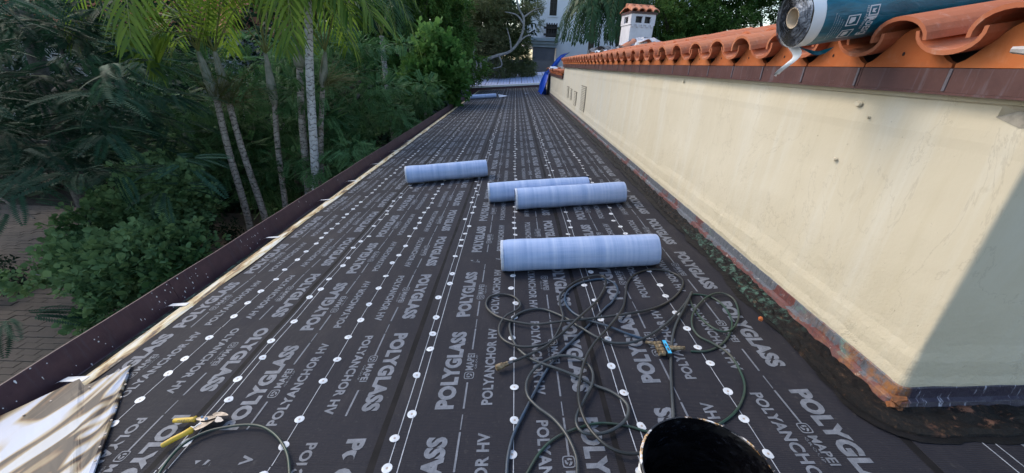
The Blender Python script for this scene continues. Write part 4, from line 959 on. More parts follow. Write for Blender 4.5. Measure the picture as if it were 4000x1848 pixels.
g.poly([p+q for q in P8]); g.grid([[p+q for q in P8], [p+q*0.7+Vector((0, 0, -0.012)) for q in P8]], 0, True)
g.poly([p+q*0.5+Vector((0, 0, 0.008)) for q in P8]); g.grid([[p+q for q in P8], [p+q*0.5+Vector((0, 0, 0.008)) for q in P8]], 0, True)
meta(g.build('tile_chip', m_clos), 'small orange chip of tile lying on the torn edge at the foot of the wall', 'tile chip')
p = at_y(1162, 238, 18.2); blob('debris_bag', (-2.05, 17.9, -1.42), (0.16, 0.3, 0.28), simple('dark_bundle', (0.02, 0.02, 0.03), (0.3, 0.32, 0.4), 0.6, 14, lo=0.52, hi=0.6), 'small dark bundle of scraps in the gutter at the far left end', 'bundle', 12)

# ------------------------------------------------------------------ chimneys
def chimney(loc, w, h, rot, label, windows=True):
    root = empty('chimney', loc, label=label, cat='chimney'); root.rotation_euler = rot
    g = MB(); b0 = 0.12
    g.box((-w/2, -w/2, -b0), (w/2, w/2, h*0.74)); g.build('stack', m_chim, root)
    g = MB(); e = 0.02; wx = w/2+e
    z0, z1, z2, z3 = h*0.74, h*0.78, h*0.91, h*0.96
    g.box((-wx, -wx, z0+0.001), (wx, wx, z1))
    xs = [-wx, -wx*0.62, -wx*0.08, wx*0.12, wx*0.62, wx]
    for i in (0, 2, 4):   # mullions leave two openings on each side
        g.box((xs[i], -wx, z1+0.001), (xs[i+1], -wx+0.06, z2)); g.box((xs[i], wx-0.06, z1+0.001), (xs[i+1], wx, z2))
    g.box((-wx, -wx+0.061, z1+0.001), (-wx+0.06, -wx*0.4, z2)); g.box((-wx, wx*0.4, z1+0.001), (-wx+0.06, wx-0.061, z2)); g.box((wx-0.06, -wx+0.061, z1+0.001), (wx, wx-0.061, z2))
    g.box((-wx, -wx, z2+0.001), (wx, wx, z3)); g.build('lantern', m_chim, root)
    g = MB(); g.box((-wx+0.12, -wx+0.12, z1), (wx-0.12, wx-0.12, z2)); g.build('flue', m_dark, root)
    for i in range(5):
        g = MB(); x = -wx*0.8+i*wx*0.4; g.box((x-0.03, -wx-0.012, z0-0.055), (x+0.03, -wx+0.02, z0)); g.build('dentil', m_chim, root)
    g = MB(); g.box((-wx-0.03, -wx-0.03, z3+0.001), (wx+0.03, wx+0.03, z3+0.05)); g.build('eave_board', m_fascia, root)
    n = 4; pitch = (2*wx+0.12)/n
    for side_ in (0, 1):
        for i in range(n):
            g = MB(); rows = []; x = -wx-0.06+pitch*(i+0.5)
            for e_, (yy, zz_) in enumerate(((-wx-0.08, z3+0.05), (0.0, z3+0.05+wx*0.38))):
                rows.append([(x-math.cos(math.pi*j/8)*pitch*0.47, (yy if side_ == 0 else -yy), zz_+math.sin(math.pi*j/8)*pitch*0.42) for j in range(9)])
            g.grid(rows); g.grid([rows[0], [(q[0]*0.0+x+(q[0]-x)*0.8, q[1], z3+0.05+(q[2]-z3-0.05)*0.75) for q in rows[0]]])
            g.build('cap_tile', m_tile_old, root)
    g = MB(); g.tube([(-wx-0.05, 0, z3+0.07+wx*0.38), (wx+0.05, 0, z3+0.07+wx*0.38)], 0.07, 8); g.build('ridge_tile', m_tile_old, root)
    return root
chimney((3.58, 13.35, 0.2), 0.70, 1.30, (0, R(0.5), R(8)), 'white plaster chimney with two small openings under a terracotta tile cap')
chimney((9.6, 14.6, 0.2), 0.9, 1.55, (0, 0, R(25)), 'terracotta tiled cap of a second chimney just left of the teal roll')

# ------------------------------------------------------------------ far buildings
wb = empty('white_building', (3, 38, -4.85), label='tall white building with dark windows and a pale blue cornice behind the twisted tree', cat='building')
def wch(o): o.matrix_parent_inverse = Matrix.Translation((-3, -38, 4.85)); return o
CT = at_y(1370, 96, 37).z; CB = at_y(1370, 119, 37).z; XL = at_y(1342, 100, 37).x; XR = at_y(1404, 100, 37).x
g = MB(); g.box((XL-0.8, 38.0, CT-0.5), (XL+14, 50, 18)); g.box((XR, 38.0, -4.8), (XL+14, 50, CT-0.501)); wch(g.build('wall', m_wbuild, wb))
g = MB(); g.box((XL, 37.0, -4.85), (XR-0.2, 37.98, CB)); wch(g.build('lower_wall', m_gbuild, wb))
HC = (CT-CB)/3
for i, dx in enumerate((0.1, 0.22, 0.36)):
    dz = CB+i*HC; g = MB(); g.box((XL-dx, 37.0-dx, dz+0.002), (XR-0.2+dx, 37.985, dz+HC)); wch(g.build('cornice', m_mould, wb))
for (px0, px1, py0, py1, yy) in [(1382, 1407, -60, 39, 37.96), (1375, 1401, 62, 93, 37.96), (1440, 1462, -60, 30, 37.96)]:
    a = at_y(px0, py1, yy); c_ = at_y(px1, py0, yy)
    g = MB(); g.box((a.x-0.12, yy-0.03, a.z-0.12), (c_.x+0.12, yy+0.03, a.z)); g.box((a.x-0.1, yy-0.03, a.z), (a.x, yy+0.03, c_.z)); g.box((c_.x, yy-0.03, a.z), (c_.x+0.1, yy+0.03, c_.z)); g.box((a.x-0.1, yy-0.03, c_.z), (c_.x+0.1, yy+0.03, c_.z+0.1))
    wnd = wch(g.build('window', m_wbuild, wb))
    g = MB(); g.quad((a.x, yy-0.01, a.z), (c_.x, yy-0.01, a.z), (c_.x, yy-0.01, c_.z), (a.x, yy-0.01, c_.z)); g.build('pane', m_glass, wnd)
    g = MB(); m1 = (a.x+c_.x)/2; g.box((m1-0.03, yy-0.05, a.z), (m1+0.03, yy-0.012, c_.z))
    for q in range(1, 6): z = a.z+(c_.z-a.z)*q/6; g.box((a.x, yy-0.045, z-0.02), (c_.x, yy-0.014, z+0.02))
    g.build('muntin', m_shut, wnd)
a = at_y(1374, 93, 37.5); c_ = at_y(1401, 62, 37.5); g = MB()
for q in np.linspace(0, 1, 5): x = a.x+(c_.x-a.x)*q; g.box((x-0.05, 37.45, a.z), (x+0.05, 37.6, c_.z+0.1))
for z in (a.z+0.1, c_.z-0.35): g.box((a.x-0.25, 37.38, z), (c_.x+0.25, 37.5, z+0.16))
wch(g.build('window_grille', m_shut, wb))
hs = empty('tiled_house', (-25, 24, -4.85), label='house with a pinkish terracotta tiled roof glimpsed through the leaves at the top left', cat='house')
def hch(o): o.matrix_parent_inverse = Matrix.Translation((25, -24, 4.85)); return o
g = MB(); g.box((-40, 23, -4.85), (-15.2, 32, 0.9)); hch(g.build('wall', m_wbuild, hs))
g = MB(); g.quad((-41, 22.4, 0.8), (-15, 22.4, 0.8), (-18, 29, 4.4), (-41, 29, 4.4)); g.quad((-15, 22.4, 0.8), (-15, 34, 0.8), (-18, 29.5, 4.4), (-18, 29, 4.4)); rf_ = hch(g.build('roof', m_tile_old, hs))
g = MB()
for i in range(110):
    x = -40.8+i*0.235; rows = []
    for yy, zz_ in ((22.3, 0.78), (29, 4.4)):
        rows.append([(x-0.09*math.cos(math.pi*j/5), yy, zz_+0.08*math.sin(math.pi*j/5)) for j in range(6)])
    g.grid(rows)
o = g.build('roof_tiles', m_tile_old, rf_); o['kind'] = 'stuff'

# ------------------------------------------------------------------ garden paving
pav = meta(MB(), ) if False else None
g = MB(); g.quad((-17, 1.5, -4.82), (-5.6, 1.5, -4.82), (-5.6, 11.9, -4.82), (-17, 11.9, -4.82)); path = meta(g.build('path', m_soil), kind='structure')
pv = []
PW, PH = 0.30, 0.15
for i in range(38):
    for j in range(69):
        x = -16.9+i*PW+(j % 2)*0.15; y = 1.6+j*PH
        if x > -5.8: continue
        pv.append((math.hypot(x+7.5, y-5.5), x, y))
pv.sort(); g = MB(); g.box((0, 0, -0.02), (PW-0.012, PH-0.012, 0.012)); p0 = g.build('paver', m_paver, path); restp = MB()
for i, (_, x, y) in enumerate(pv):
    if i == 0: p0.location = (x, y, -4.80)
    elif i < 300: copy(p0, path, (x, y, -4.80+rng.normal(0, 0.004)))
    else:
        z = -4.788+rng.normal(0, 0.004); n = len(restp.v)
        a, b_ = x+PW-0.012, y+PH-0.012
        restp.v += [(x, y, z), (a, y, z), (a, b_, z), (x, b_, z), (x, y, z-0.03), (a, y, z-0.03), (a, b_, z-0.03), (x, b_, z-0.03)]
        for f in ((0, 1, 2, 3), (0, 4, 5, 1), (1, 5, 6, 2)): restp.f.append(tuple(n+q for q in f)); restp.m.append(0)
o = restp.build('paving', m_paver, path); o['kind'] = 'stuff'

# ------------------------------------------------------------------ foliage machinery
def mesh_quads(name, V, tone, m, parent):
    n = len(V); me = bpy.data.meshes.new(name)
    me.vertices.add(n*4); me.vertices.foreach_set('co', V.reshape(-1).astype(np.float32))
    me.loops.add(n*4); me.loops.foreach_set('vertex_index', np.arange(n*4, dtype=np.int32))
    me.polygons.add(n); me.polygons.foreach_set('loop_start', np.arange(0, n*4, 4, dtype=np.int32))
    at = me.attributes.new('tone', 'FLOAT', 'FACE'); at.data.foreach_set('value', tone.astype(np.float32))
    me.materials.append(m); me.update(); me.validate()
    o = bpy.data.objects.new(name, me); COL.objects.link(o)
    if parent: o.parent = parent; o.matrix_parent_inverse = Matrix.Translation(-parent.location)
    return o
def leafq(base, d, w, L, Wd, up=0.0):      # diamond leaf
    base = np.array(base, float); d = np.array(d, float); w = np.array(w, float); nrm = np.cross(d, w)
    m = base+d*L*0.45
    return [base, m+w*Wd+nrm*up*L, base+d*L-nrm*up*L, m-w*Wd+nrm*up*L]
def T_pinna(n=17, L=0.50):                 # one large feathery leaf: pinnae in pairs
    Q = []
    for i in range(n):
        t = 0.12+0.86*i/(n-1); x = t*L; z = -0.25*L*t*t; l = L*0.22*math.sin(math.pi*(0.15+0.8*t))**0.7
        for s in (-1, 1):
            d = np.array([0.55, s*0.83, -0.12]); d /= np.linalg.norm(d); w = np.array([0.83, -s*0.55, 0]); Q.append(leafq((x, 0, z), d, w, l, 0.0135, -0.04))
    return np.array(Q)
def T_fine(n=9, L=0.16):                   # small pinnate spray
    Q = []
    for i in range(n):
        t = (i+1)/n; x = t*L; z = -0.2*L*t*t
        for s in (-1, 1):
            d = np.array([0.45, s*0.88, -0.1]); w = np.array([0.88, -s*0.45, 0.1]); Q.append(leafq((x, 0, z), d, w, 0.036, 0.0085))
    return np.array(Q)
def T_broad(n, L, l, wd, seed, droop=0.0, spread=1.0):
    r = np.random.default_rng(seed); Q = []
    for i in range(n):
        t = (i+0.5)/n; a = i*2.4; d = np.array([0.5, math.cos(a)*spread, math.sin(a)*spread*0.6+0.1-droop]); d /= np.linalg.norm(d)
        w = np.cross(d, r.normal(size=3)+np.array([0, 0, 1.5])); w /= np.linalg.norm(w); Q.append(leafq((t*L, 0, 0), d, w, l*(0.7+0.5*r.random()), wd, 0.06))
    return np.array(Q)
def T_round(n, L, l, seed):                # roundish leaves as octagon-like pairs of quads
    r = np.random.default_rng(seed); Q = []
    for i in range(n):
        t = (i+0.5)/n; a = i*2.4; d = np.array([0.5, math.cos(a), math.sin(a)*0.5+0.2]); d /= np.linalg.norm(d)
        w = np.cross(d, r.normal(size=3)*0.5+np.array([0, 0, 1.5])); w /= np.linalg.norm(w); s = l*(0.7+0.5*r.random()); b0 = np.array([t*L, 0, 0])
        c = b0+d*s*0.5; h = s*0.42
        Q.append([b0, c-d*h*0.3+w*h, c+d*h*0.6+w*h*0.62, c+d*h]); Q.append([b0, c+d*h, c+d*h*0.6-w*h*0.62, c-d*h*0.3-w*h])
    return np.array(Q)
def scatter(T, P, A, N, S, jit=0.0):
    A = A/np.linalg.norm(A, axis=1, keepdims=True); B = np.cross(N, A); B /= np.linalg.norm(B, axis=1, keepdims=True)+1e-9; C = np.cross(A, B)
    V = P[:, None, None, :]+S[:, None, None, None]*(T[None, :, :, 0:1]*A[:, None, None, :]+T[None, :, :, 1:2]*B[:, None, None, :]+T[None, :, :, 2:3]*C[:, None, None, :])
    return V.reshape(-1, 4, 3)
def field(P, f, ph): return np.sin(P[:, 0]*f+ph)*np.sin(P[:, 1]*f*1.13+ph*2)+np.sin(P[:, 2]*f*1.31+ph*3)*np.sin(P[:, 0]*f*0.7+P[:, 1]*f*0.6+ph)
def crown(name, m, parent, blobs, n, T, size, out=0.8, upn=1.0, droop=0.0, gap=-0.7, gf=2.5, shell=0.55, flatn=False, ph=1.0, part='crown'):
    bl = np.array(blobs, float); vol = (bl[:, 3]*bl[:, 4]+bl[:, 4]*bl[:, 5]+bl[:, 3]*bl[:, 5]); idx = rng.choice(len(bl), n, p=vol/vol.sum())
    d = rng.normal(size=(n, 3)); d /= np.linalg.norm(d, axis=1, keepdims=True); rad = shell+(1-shell)*rng.random(n)**0.6
    P = bl[idx, :3]+d*bl[idx, 3:6]*rad[:, None]
    keep = field(P, gf, ph) > gap; P = P[keep]; d = d[keep]; k = len(P); rad = rad[keep]
    A = d*out+rng.normal(size=(k, 3))*0.5+np.array([0, 0, -droop]); N = rng.normal(size=(k, 3))*0.45+np.array([0, 0, upn])+d*0.3
    if flatn: A[:, 2] *= 0.25; A[:, 2] -= droop
    S = size*(0.7+0.6*rng.random(k)); Ts = T if isinstance(T, list) else [T]; which = rng.integers(0, len(Ts), k); Vs = []; tn = []
    cl = 0.5+0.35*np.clip(field(P, gf*0.6, ph+4), -1, 1)
    for i, t_ in enumerate(Ts):
        w = which == i
        if not w.any(): continue
        Vs.append(scatter(t_, P[w], A[w], N[w], S[w])); tn.append(np.clip(np.repeat(cl[w]+rng.normal(0, 0.22, w.sum()), len(t_))+rng.normal(0, 0.15, w.sum()*len(t_)), 0, 1))
    return mesh_quads(part, np.concatenate(Vs), np.concatenate(tn), m, parent)
def limbs(parent, paths, m, name='trunk', k=9):
    g = MB()
    for pts, r0, r1 in paths:
        P = [Vector(p) for p in pts]; out = []; Q = [P[0]]+P+[P[-1]]
        for i in range(1, len(Q)-2):
            for j in range(6):
                t = j/6; a, b_, c_, e = Q[i-1], Q[i], Q[i+1], Q[i+2]
                out.append(0.5*((2*b_)+(c_-a)*t+(2*a-5*b_+4*c_-e)*t*t+(3*b_-a-3*c_+e)*t**3))
        out.append(P[-1]); n = len(out); g.tube(out, [(r0+(r1-r0)*i/(n-1))*(1+0.12*nz(i*0.9, r0*50)) for i in range(n)], k)
    o = g.build(name, m, parent, smooth=True); o.matrix_parent_inverse = Matrix.Translation(-parent.location); return o
GZ = -4.85
def tree(name, base, label, cat='tree', group=None): return empty(name, base, label=label, cat=cat, group=group)

TP = T_pinna(); TF = T_fine(); TB = [T_broad(9, 0.22, 0.085, 0.020, s) for s in (1, 2)]; TBL = [T_broad(12, 0.35, 0.16, 0.028, s, droop=0.7) for s in (3, 4)]
TR_ = [T_round(9, 0.20, 0.072, s) for s in (5, 6)]; TO = [T_broad(10, 0.30, 0.10, 0.022, s, droop=0.3) for s in (7, 8)]

# big feathery-leaved tree at the left
t1 = tree('feathery_tree', (-12.0, 10.5, GZ), 'large dark tree with flat feathery leaves filling the left side above the brick path')
limbs(t1, [([(-12, 10.5, GZ), (-11.8, 10.3, -2.5), (-11.2, 10, -0.5), (-10.8, 10, 2.5)], 0.22, 0.12), ([(-11.5, 10.2, -1.8), (-10, 9, -1.0), (-8.4, 8.4, -0.6), (-7.2, 8.2, -1.0)], 0.10, 0.02), ([(-11.4, 10.2, -1.0), (-11.6, 8.5, 0), (-11, 6.6, 0.2)], 0.09, 0.02),
           ([(-9.4, 8.9, 0.6), (-9.0, 8.6, -0.6), (-8.4, 8.3, -1.0), (-8.05, 8.1, -1.8)], 0.03, 0.014), ([(-11.7, 10.3, -2.4), (-12.6, 8.4, -1.8), (-11.0, 6.8, -1.9)], 0.08, 0.015), ([(-12, 10, -3), (-10.5, 7.6, -2.6), (-8.6, 6.6, -2.9)], 0.05, 0.012)], m_bark)
bl = []
for i in range(230):
    yy = rng.uniform(5.2, 12.5); bl.append((rng.uniform(-1.45, -0.82)*yy-rng.random()*1.2, yy, rng.uniform(-0.34, 0.14)*yy, rng.uniform(0.15, 0.4), rng.uniform(0.15, 0.4), rng.uniform(0.04, 0.12)))
bl += [(q_.x, q_.y, q_.z, r_, r_, 0.07) for q_, r_ in [(at_y(a_, b_, c_), d_) for a_, b_, c_, d_ in [(250, 280, 7.4, .5), (330, 290, 7.6, .4), (180, 300, 7.2, .4), (40, 330, 6.5, .5), (60, 470, 6.0, .4), (40, 510, 6.0, .4), (20, 200, 7, .5), (120, 190, 7.4, .5), (200, 240, 7.6, .4), (300, 370, 7.5, .4), (400, 300, 8.2, .5), (440, 340, 8.4, .4), (120, 350, 6.8, .4), (10, 800, 4.6, .3), (60, 60, 7, .6), (180, 100, 7.5, .6), (330, 230, 8, .5), (250, 340, 7.2, .4)]]]
crown('crown', L_feather, t1, bl, 1900, TP, 1.1, out=1.3, upn=2.0, droop=0.15, gap=-2, shell=0.2, flatn=True, ph=0.4)
# dense undergrowth in the shade behind
ug = tree('shaded_hedge', (-12, 14, GZ), 'dark mass of shaded shrubs behind the brick path on the left', 'hedge')
bl = [(rng.uniform(-20, -7), rng.uniform(12.3, 17), rng.uniform(-4.6, -2.2), 1.4, 1.2, 1.1) for _ in range(26)]+[(-9.5+i*0.9, 13.0, -4.6, 0.8, 0.5, 0.5) for i in range(4)]
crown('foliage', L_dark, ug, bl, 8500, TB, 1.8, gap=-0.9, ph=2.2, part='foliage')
wd = meta(None, ) if False else None
bl = [(x, rng.uniform(20, 27), z, 2.6, 2.0, 1.9) for x in np.linspace(-36, -6, 14) for z in (-3.6, -1.2, 0.9)]
bl += [(x, rng.uniform(32, 36), z, 3.2, 2.4, 2.6) for x in np.linspace(-42, -4, 13) for z in (-2, 2.0, 5.5)]+[(x, 33.5, z, 1.6, 1.2, 1.6) for x in (-5, -3.6, -2.2, -1.0) for z in (-2, 0.5, 2.6, 4.6)]
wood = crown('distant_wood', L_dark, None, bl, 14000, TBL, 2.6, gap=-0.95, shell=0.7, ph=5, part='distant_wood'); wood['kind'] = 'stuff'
# low planting beds
bedp = [(-10.2, 9.9, 1.6, 0.5), (-9.1, 9.0, 0.9, 0.45), (-13.6, 7.6, 1.6, 0.6), (-11.2, 6.9, 1.0, 0.5), (-6.4, 9.3, 0.8, 0.5), (-8.2, 9.9, 0.7, 0.6), (-12.0, 4.9, 1.1, 0.9), (-6.2, 3.6, 0.6, 0.6)]
bl = [(x, y, -4.65, r, r*0.7, h) for x, y, r, h in bedp]
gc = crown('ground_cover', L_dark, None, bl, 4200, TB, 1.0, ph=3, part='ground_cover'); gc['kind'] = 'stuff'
# round-leaved bush in front of the path
def bush(base, blobs, n, label, T=TR_, m=L_bush, size=1.0, name='round_leaf_bush', gap=-0.75, **kw):
    t = tree(name, base, label, 'bush'); bx = Vector(base)
    limbs(t, [([base, ((base[0]*2+b_[0])/3, (base[1]*2+b_[1])/3, (base[2]+b_[2])/2), (b_[0], b_[1], b_[2])], 0.035, 0.008) for b_ in blobs], m_greybark, 'stems', 6)
    crown('foliage', m, t, blobs, n, T, size, gap=gap, part='foliage', **kw); return t
p1 = at_y(400, 640, 6.2); 
bush((-6.0, 6.2, GZ), [(at_y(px, py, y)[0], y, at_y(px, py, y)[2], rx, 0.45, rz_) for px, py, y, rx, rz_ in [(170, 680, 5.9, 0.5, 0.22), (260, 700, 5.8, 0.65, 0.45), (360, 660, 5.9, 0.7, 0.5), (430, 640, 6.0, 0.6, 0.45), (300, 780, 5.4, 0.5, 0.35), (220, 650, 6.1, 0.6, 0.25), (460, 690, 5.8, 0.35, 0.3), (90, 690, 5.7, 0.35, 0.16)]], 1750, 'leafy green bush with round leaves just outside the gutter at the lower left', gap=-0.6, shell=0.35, size=1.45)
bush((-6.9, 7.6, GZ), [(at_y(px, py, y)[0], y, at_y(px, py, y)[2], rx, 0.4, rz_) for px, py, y, rx, rz_ in [(400, 500, 7.2, 0.55, 0.4), (340, 530, 7.2, 0.6, 0.3), (290, 505, 7.3, 0.3, 0.35), (440, 470, 7.2, 0.35, 0.35), (380, 440, 7.3, 0.35, 0.25), (470, 520, 7.2, 0.35, 0.3), (215, 570, 6.8, 0.2, 0.28)]], 950, 'smaller upright bush with round leaves in front of the shaded brick path', gap=-0.5, shell=0.3, size=1.35)
bush((-12.6, 6.2, GZ), [(-12.3, 6.2, -4.1, 0.9, 0.7, 0.7), (-11.4, 5.6, -4.3, 0.8, 0.7, 0.6)], 1400, 'dark low shrub at the left edge beside the paving', m=L_dark, T=TB)
# fine-leaved tree pressing against the roof edge
ft = tree('fine_leaf_tree', (-6.8, 12, GZ), 'dense fine-leaved tree pressing against the gutter behind the palm trunks')
limbs(ft, [([(-6.8, 12, GZ), (-6.3, 11.6, -3), (-5.2, 11.5, -1.4), (-4.2, 11.5, -0.6)], 0.16, 0.04), ([(-6.4, 11.8, -3.2), (-7, 10.5, -2), (-7.0, 9.8, -1.0)], 0.1, 0.02), ([(-6.1, 11.6, -2.6), (-5, 14, -1), (-4, 16, -0.4)], 0.1, 0.02)], m_bark)
bl = []
for i in range(150):
    y = rng.uniform(8.6, 17.5); xr = -2.75-(0.25 if y > 12 else 0.6); x = rng.uniform(-9.0, xr-0.5); z = rng.uniform(-4.2, 0.6); bl.append((x, y, z, rng.uniform(0.35, 0.75), rng.uniform(0.35, 0.75), rng.uniform(0.08, 0.2)))
for (px, py, y, r) in [(860, 330, 9.5, 0.7), (950, 250, 11, 0.8), (1040, 240, 12.5, 0.8), (1000, 300, 11, 0.6), (900, 400, 8.8, 0.6), (830, 450, 8.6, 0.6), (1080, 210, 15, 0.8), (1110, 240, 16.5, 0.6), (720, 420, 9.0, 0.7), (600, 400, 9.5, 0.9), (640, 300, 10.5, 0.9), (720, 200, 11, 1.0), (900, 180, 12, 0.9), (1030, 280, 12.6, 0.5), (560, 330, 10, 0.8), (500, 420, 10, 0.8)]:
    q = at_y(px, py, y)
    for k_ in range(3): bl.append((q.x+rng.normal(0, 0.25), q.y, q.z+(k_-1)*r*0.4, r*0.8, r*0.8, r*0.16))
crown('crown', L_fine, ft, bl, 17000, TF, 1.7, out=1.1, upn=1.8, droop=0.3, gap=-0.8, gf=3.2, shell=0.4, ph=1.7)
# bright shrub rising over it
bt = tree('bright_shrub_tree', (-3.3, 14.6, GZ), 'bright yellow-green broad-leaved shrub rising over the dark tree near the far gutter')
limbs(bt, [([(-3.3, 14.6, GZ), (-3.1, 14.5, -1.5), (-3.0, 14.4, 0.8)], 0.07, 0.015)], m_greybark)
bl = [(at_y(px, py, 14.3)[0], 14.3, at_y(px, py, 14.3)[2], rx, 0.6, rz_) for px, py, rx, rz_ in [(1100, 150, 0.6, 0.5), (1080, 190, 0.6, 0.45), (1130, 180, 0.45, 0.5), (1100, 110, 0.4, 0.35), (1085, 120, 0.25, 0.5), (1040, 190, 0.4, 0.4), (1130, 215, 0.4, 0.25)]]
crown('crown', L_bright, bt, bl, 800, TR_, 2.3, gap=-0.45, shell=0.2, gf=5, ph=0.9)
# drooping dark tree
mt = tree('drooping_tree', (-6, 21.5, GZ), 'tall glossy green tree with drooping leaves above the far gutter')
limbs(mt, [([(-6, 21.5, GZ), (-5.8, 21.3, -1), (-5.2, 21, 3)], 0.28, 0.12), ([(-5.6, 21.2, 0), (-4, 20.5, 2.5)], 0.12, 0.04), ([(-5.7, 21.2, 0), (-7.6, 21, 2.6)], 0.12, 0.04)], m_bark)
bl = [(rng.uniform(-8.6, -2.6), rng.uniform(19.5, 23), rng.uniform(-0.4, 4.6), rng.uniform(0.7, 1.2), 0.9, rng.uniform(0.6, 1.1)) for _ in range(34)]
crown('crown', L_mango, mt, bl, 7500, TBL, 1.0, out=0.5, droop=0.9, gap=-0.8, gf=2.0, ph=2.9)
# twisted grey tree in front of the white building
ot = tree('twisted_tree', (-1.8, 25.2, GZ), 'olive-green tree with twisting pale grey branches in front of the white building')
def oy(px, py, y=25.5): q = at_y(px, py, y); return (q.x, q.y, q.z)
limbs(ot, [([(oy(1175, 300)[0], 25.4, GZ), oy(1178, 235), oy(1183, 205), oy(1205, 180), oy(1215, 155), oy(1250, 140), oy(1285, 128), oy(1310, 95), oy(1318, 50), oy(1305, 20), oy(1295, -30)], 0.11, 0.05),
           ([oy(1190, 192), oy(1185, 165), oy(1172, 148)], 0.07, 0.03), ([oy(1192, 190), oy(1200, 165), oy(1190, 140), oy(1196, 120)], 0.07, 0.02), ([oy(1286, 128), oy(1283, 100), oy(1275, 70)], 0.06, 0.02), ([oy(1300, 112), oy(1322, 92), oy(1345, 88)], 0.06, 0.02), ([oy(1317, 60), oy(1300, 38), oy(1270, 30)], 0.06, 0.02), ([oy(1316, 45), oy(1345, 25), oy(1370, 20)], 0.05, 0.015), ([oy(1255, 139), oy(1262, 165), oy(1240, 172)], 0.05, 0.02)], m_greybark)
bl = [(*oy(px, py, y), r, r, r*0.8) for px, py, y, r in [(1225, 60, 26.6, 1.1), (1250, 100, 26.8, 1.0), (1290, 60, 26.8, 0.9), (1200, 110, 26.5, 0.9), (1240, 10, 26.5, 1.1), (1300, 150, 26.8, 0.8), (1260, 170, 26.8, 0.8), (1215, 200, 26.9, 0.7), (1320, 30, 27, 0.5), (1300, 110, 27, 0.8), (1190, 60, 26.5, 0.8), (1325, 170, 26.8, 0.5), (1345, 60, 26, 0.35), (1350, 20, 26, 0.35), (1225, 225, 27, 0.6), (1280, 210, 27, 0.6), (1330, 200, 27, 0.5)]]
crown('crown', L_olive, ot, bl, 9500, TO, 1.0, gap=-0.75, gf=2.6, ph=3.3, droop=0.3)
g = MB(); g.box((-6, 30.5, -4.85), (3, 31.5, 0.25)); meta(g.build('grey_wall', m_gbuild), 'plain grey wall in shade behind the twisted tree and the striped roof', 'wall')
# broad crowns on the right behind the chimney
for i, (x0, x1, y, lab_, n) in enumerate([(8.5, 13.5, 27, 'broad green tree directly behind the white chimney', 7000), (13.5, 20, 27, 'broad green tree between the chimney and the second tiled cap', 7500), (19.5, 29, 25, 'broad green tree behind the second tiled cap and the teal roll', 6500)]):
    t = tree('broad_tree', ((x0+x1)/2, y+1, GZ), lab_, group='broad trees behind the tiled roof'); xm = (x0+x1)/2
    limbs(t, [([(xm, y+1, GZ), (xm+0.2, y+1, 0), (xm-0.4, y+0.8, 3)], 0.35, 0.12), ([(xm, y+1, 0), (xm+1.5, y, 2.4), (xm+2.2, y-0.5, 3.5)], 0.16, 0.05), ([(xm, y+1, 0.4), (xm-1.8, y, 2.2), (xm-2.4, y-0.3, 3.2)], 0.16, 0.05)], m_bark)
    bl = [(rng.uniform(x0, x1), rng.uniform(y-1.6, y+1.4), rng.uniform(0.6, 6.4), rng.uniform(0.9, 1.5), 1.1, rng.uniform(0.45, 0.8)) for _ in range(42)]
    crown('crown', L_oak, t, bl, n, TB, 1.9, out=0.9, upn=1.2, gap=-0.65, gf=1.6, shell=0.6, ph=1.1+i, droop=0.15)

# ------------------------------------------------------------------ palms
def frond(pts, L, width, n, m_l, root, droop=0.5, name='frond', upv=None, seg=3, fold=0.35, tip=0.5, f0=0.22, planar=False):
    P = [Vector(p) for p in pts]; out = []; Q = [P[0]]+P+[P[-1]]
    for i in range(1, len(Q)-2):
        for j in range(8):
            t = j/8; a, b_, c_, e = Q[i-1], Q[i], Q[i+1], Q[i+2]
            out.append(0.5*((2*b_)+(c_-a)*t+(2*a-5*b_+4*c_-e)*t*t+(3*b_-a-3*c_+e)*t**3))
    out.append(P[-1]); N = len(out)
    g = MB(); g.tube(out, [0.014*(1-0.85*i/(N-1)) for i in range(N)], 6); st = g.build(name, m_stem, root, smooth=True); st.matrix_parent_inverse = Matrix.Translation(-root.location)
    V = []; tn = []
    for i in range(n):
        f = f0+(1-f0)*i/(n-1); x = f*(N-1); a = min(int(x), N-2); q = out[a].lerp(out[a+1], x-a); T = (out[a+1]-out[a]).normalized()
        S = T.cross(Vector((0, 1, 0))) if planar else T.cross(Vector((0, 0, 1)));
        if S.length < 0.1: S = Vector((0, 1, 0))
        S.normalize(); U = S.cross(T)
        ll = L*(math.sin(math.pi*(0.12+0.80*f))**0.6)*(0.85+0.3*rng.random())
        for s in (-1, 1):
            d = (S*s*0.85+T*(0.45+tip*f)+U*(fold+rng.normal(0, 0.12))).normalized(); p = q.copy(); w = d.cross(U if abs(d.dot(U)) < 0.9 else T).normalized()
            w0 = 0.0035; tone = np.clip(0.5+rng.normal(0, 0.22), 0, 1)
            for k_ in range(seg):
                d2 = (d+Vector((0, 0, -droop*(k_+0.5)/seg*1.6))).normalized(); p2 = p+d2*ll/seg; w1 = width*(0.9, 1.0, 0.8, 0.1)[min(3, k_+1) if k_ < seg-1 else 3]
                V.append([p+w*w0, p2+w*w1, p2-w*w1, p-w*w0]); tn.append(tone); p = p2; w0 = w1
    V = np.array([[tuple(c_) for c_ in q] for q in V]); o = mesh_quads('leaflets', V, np.array(tn), m_l, None); o.parent = st; o.matrix_parent_inverse = Matrix()
    return st
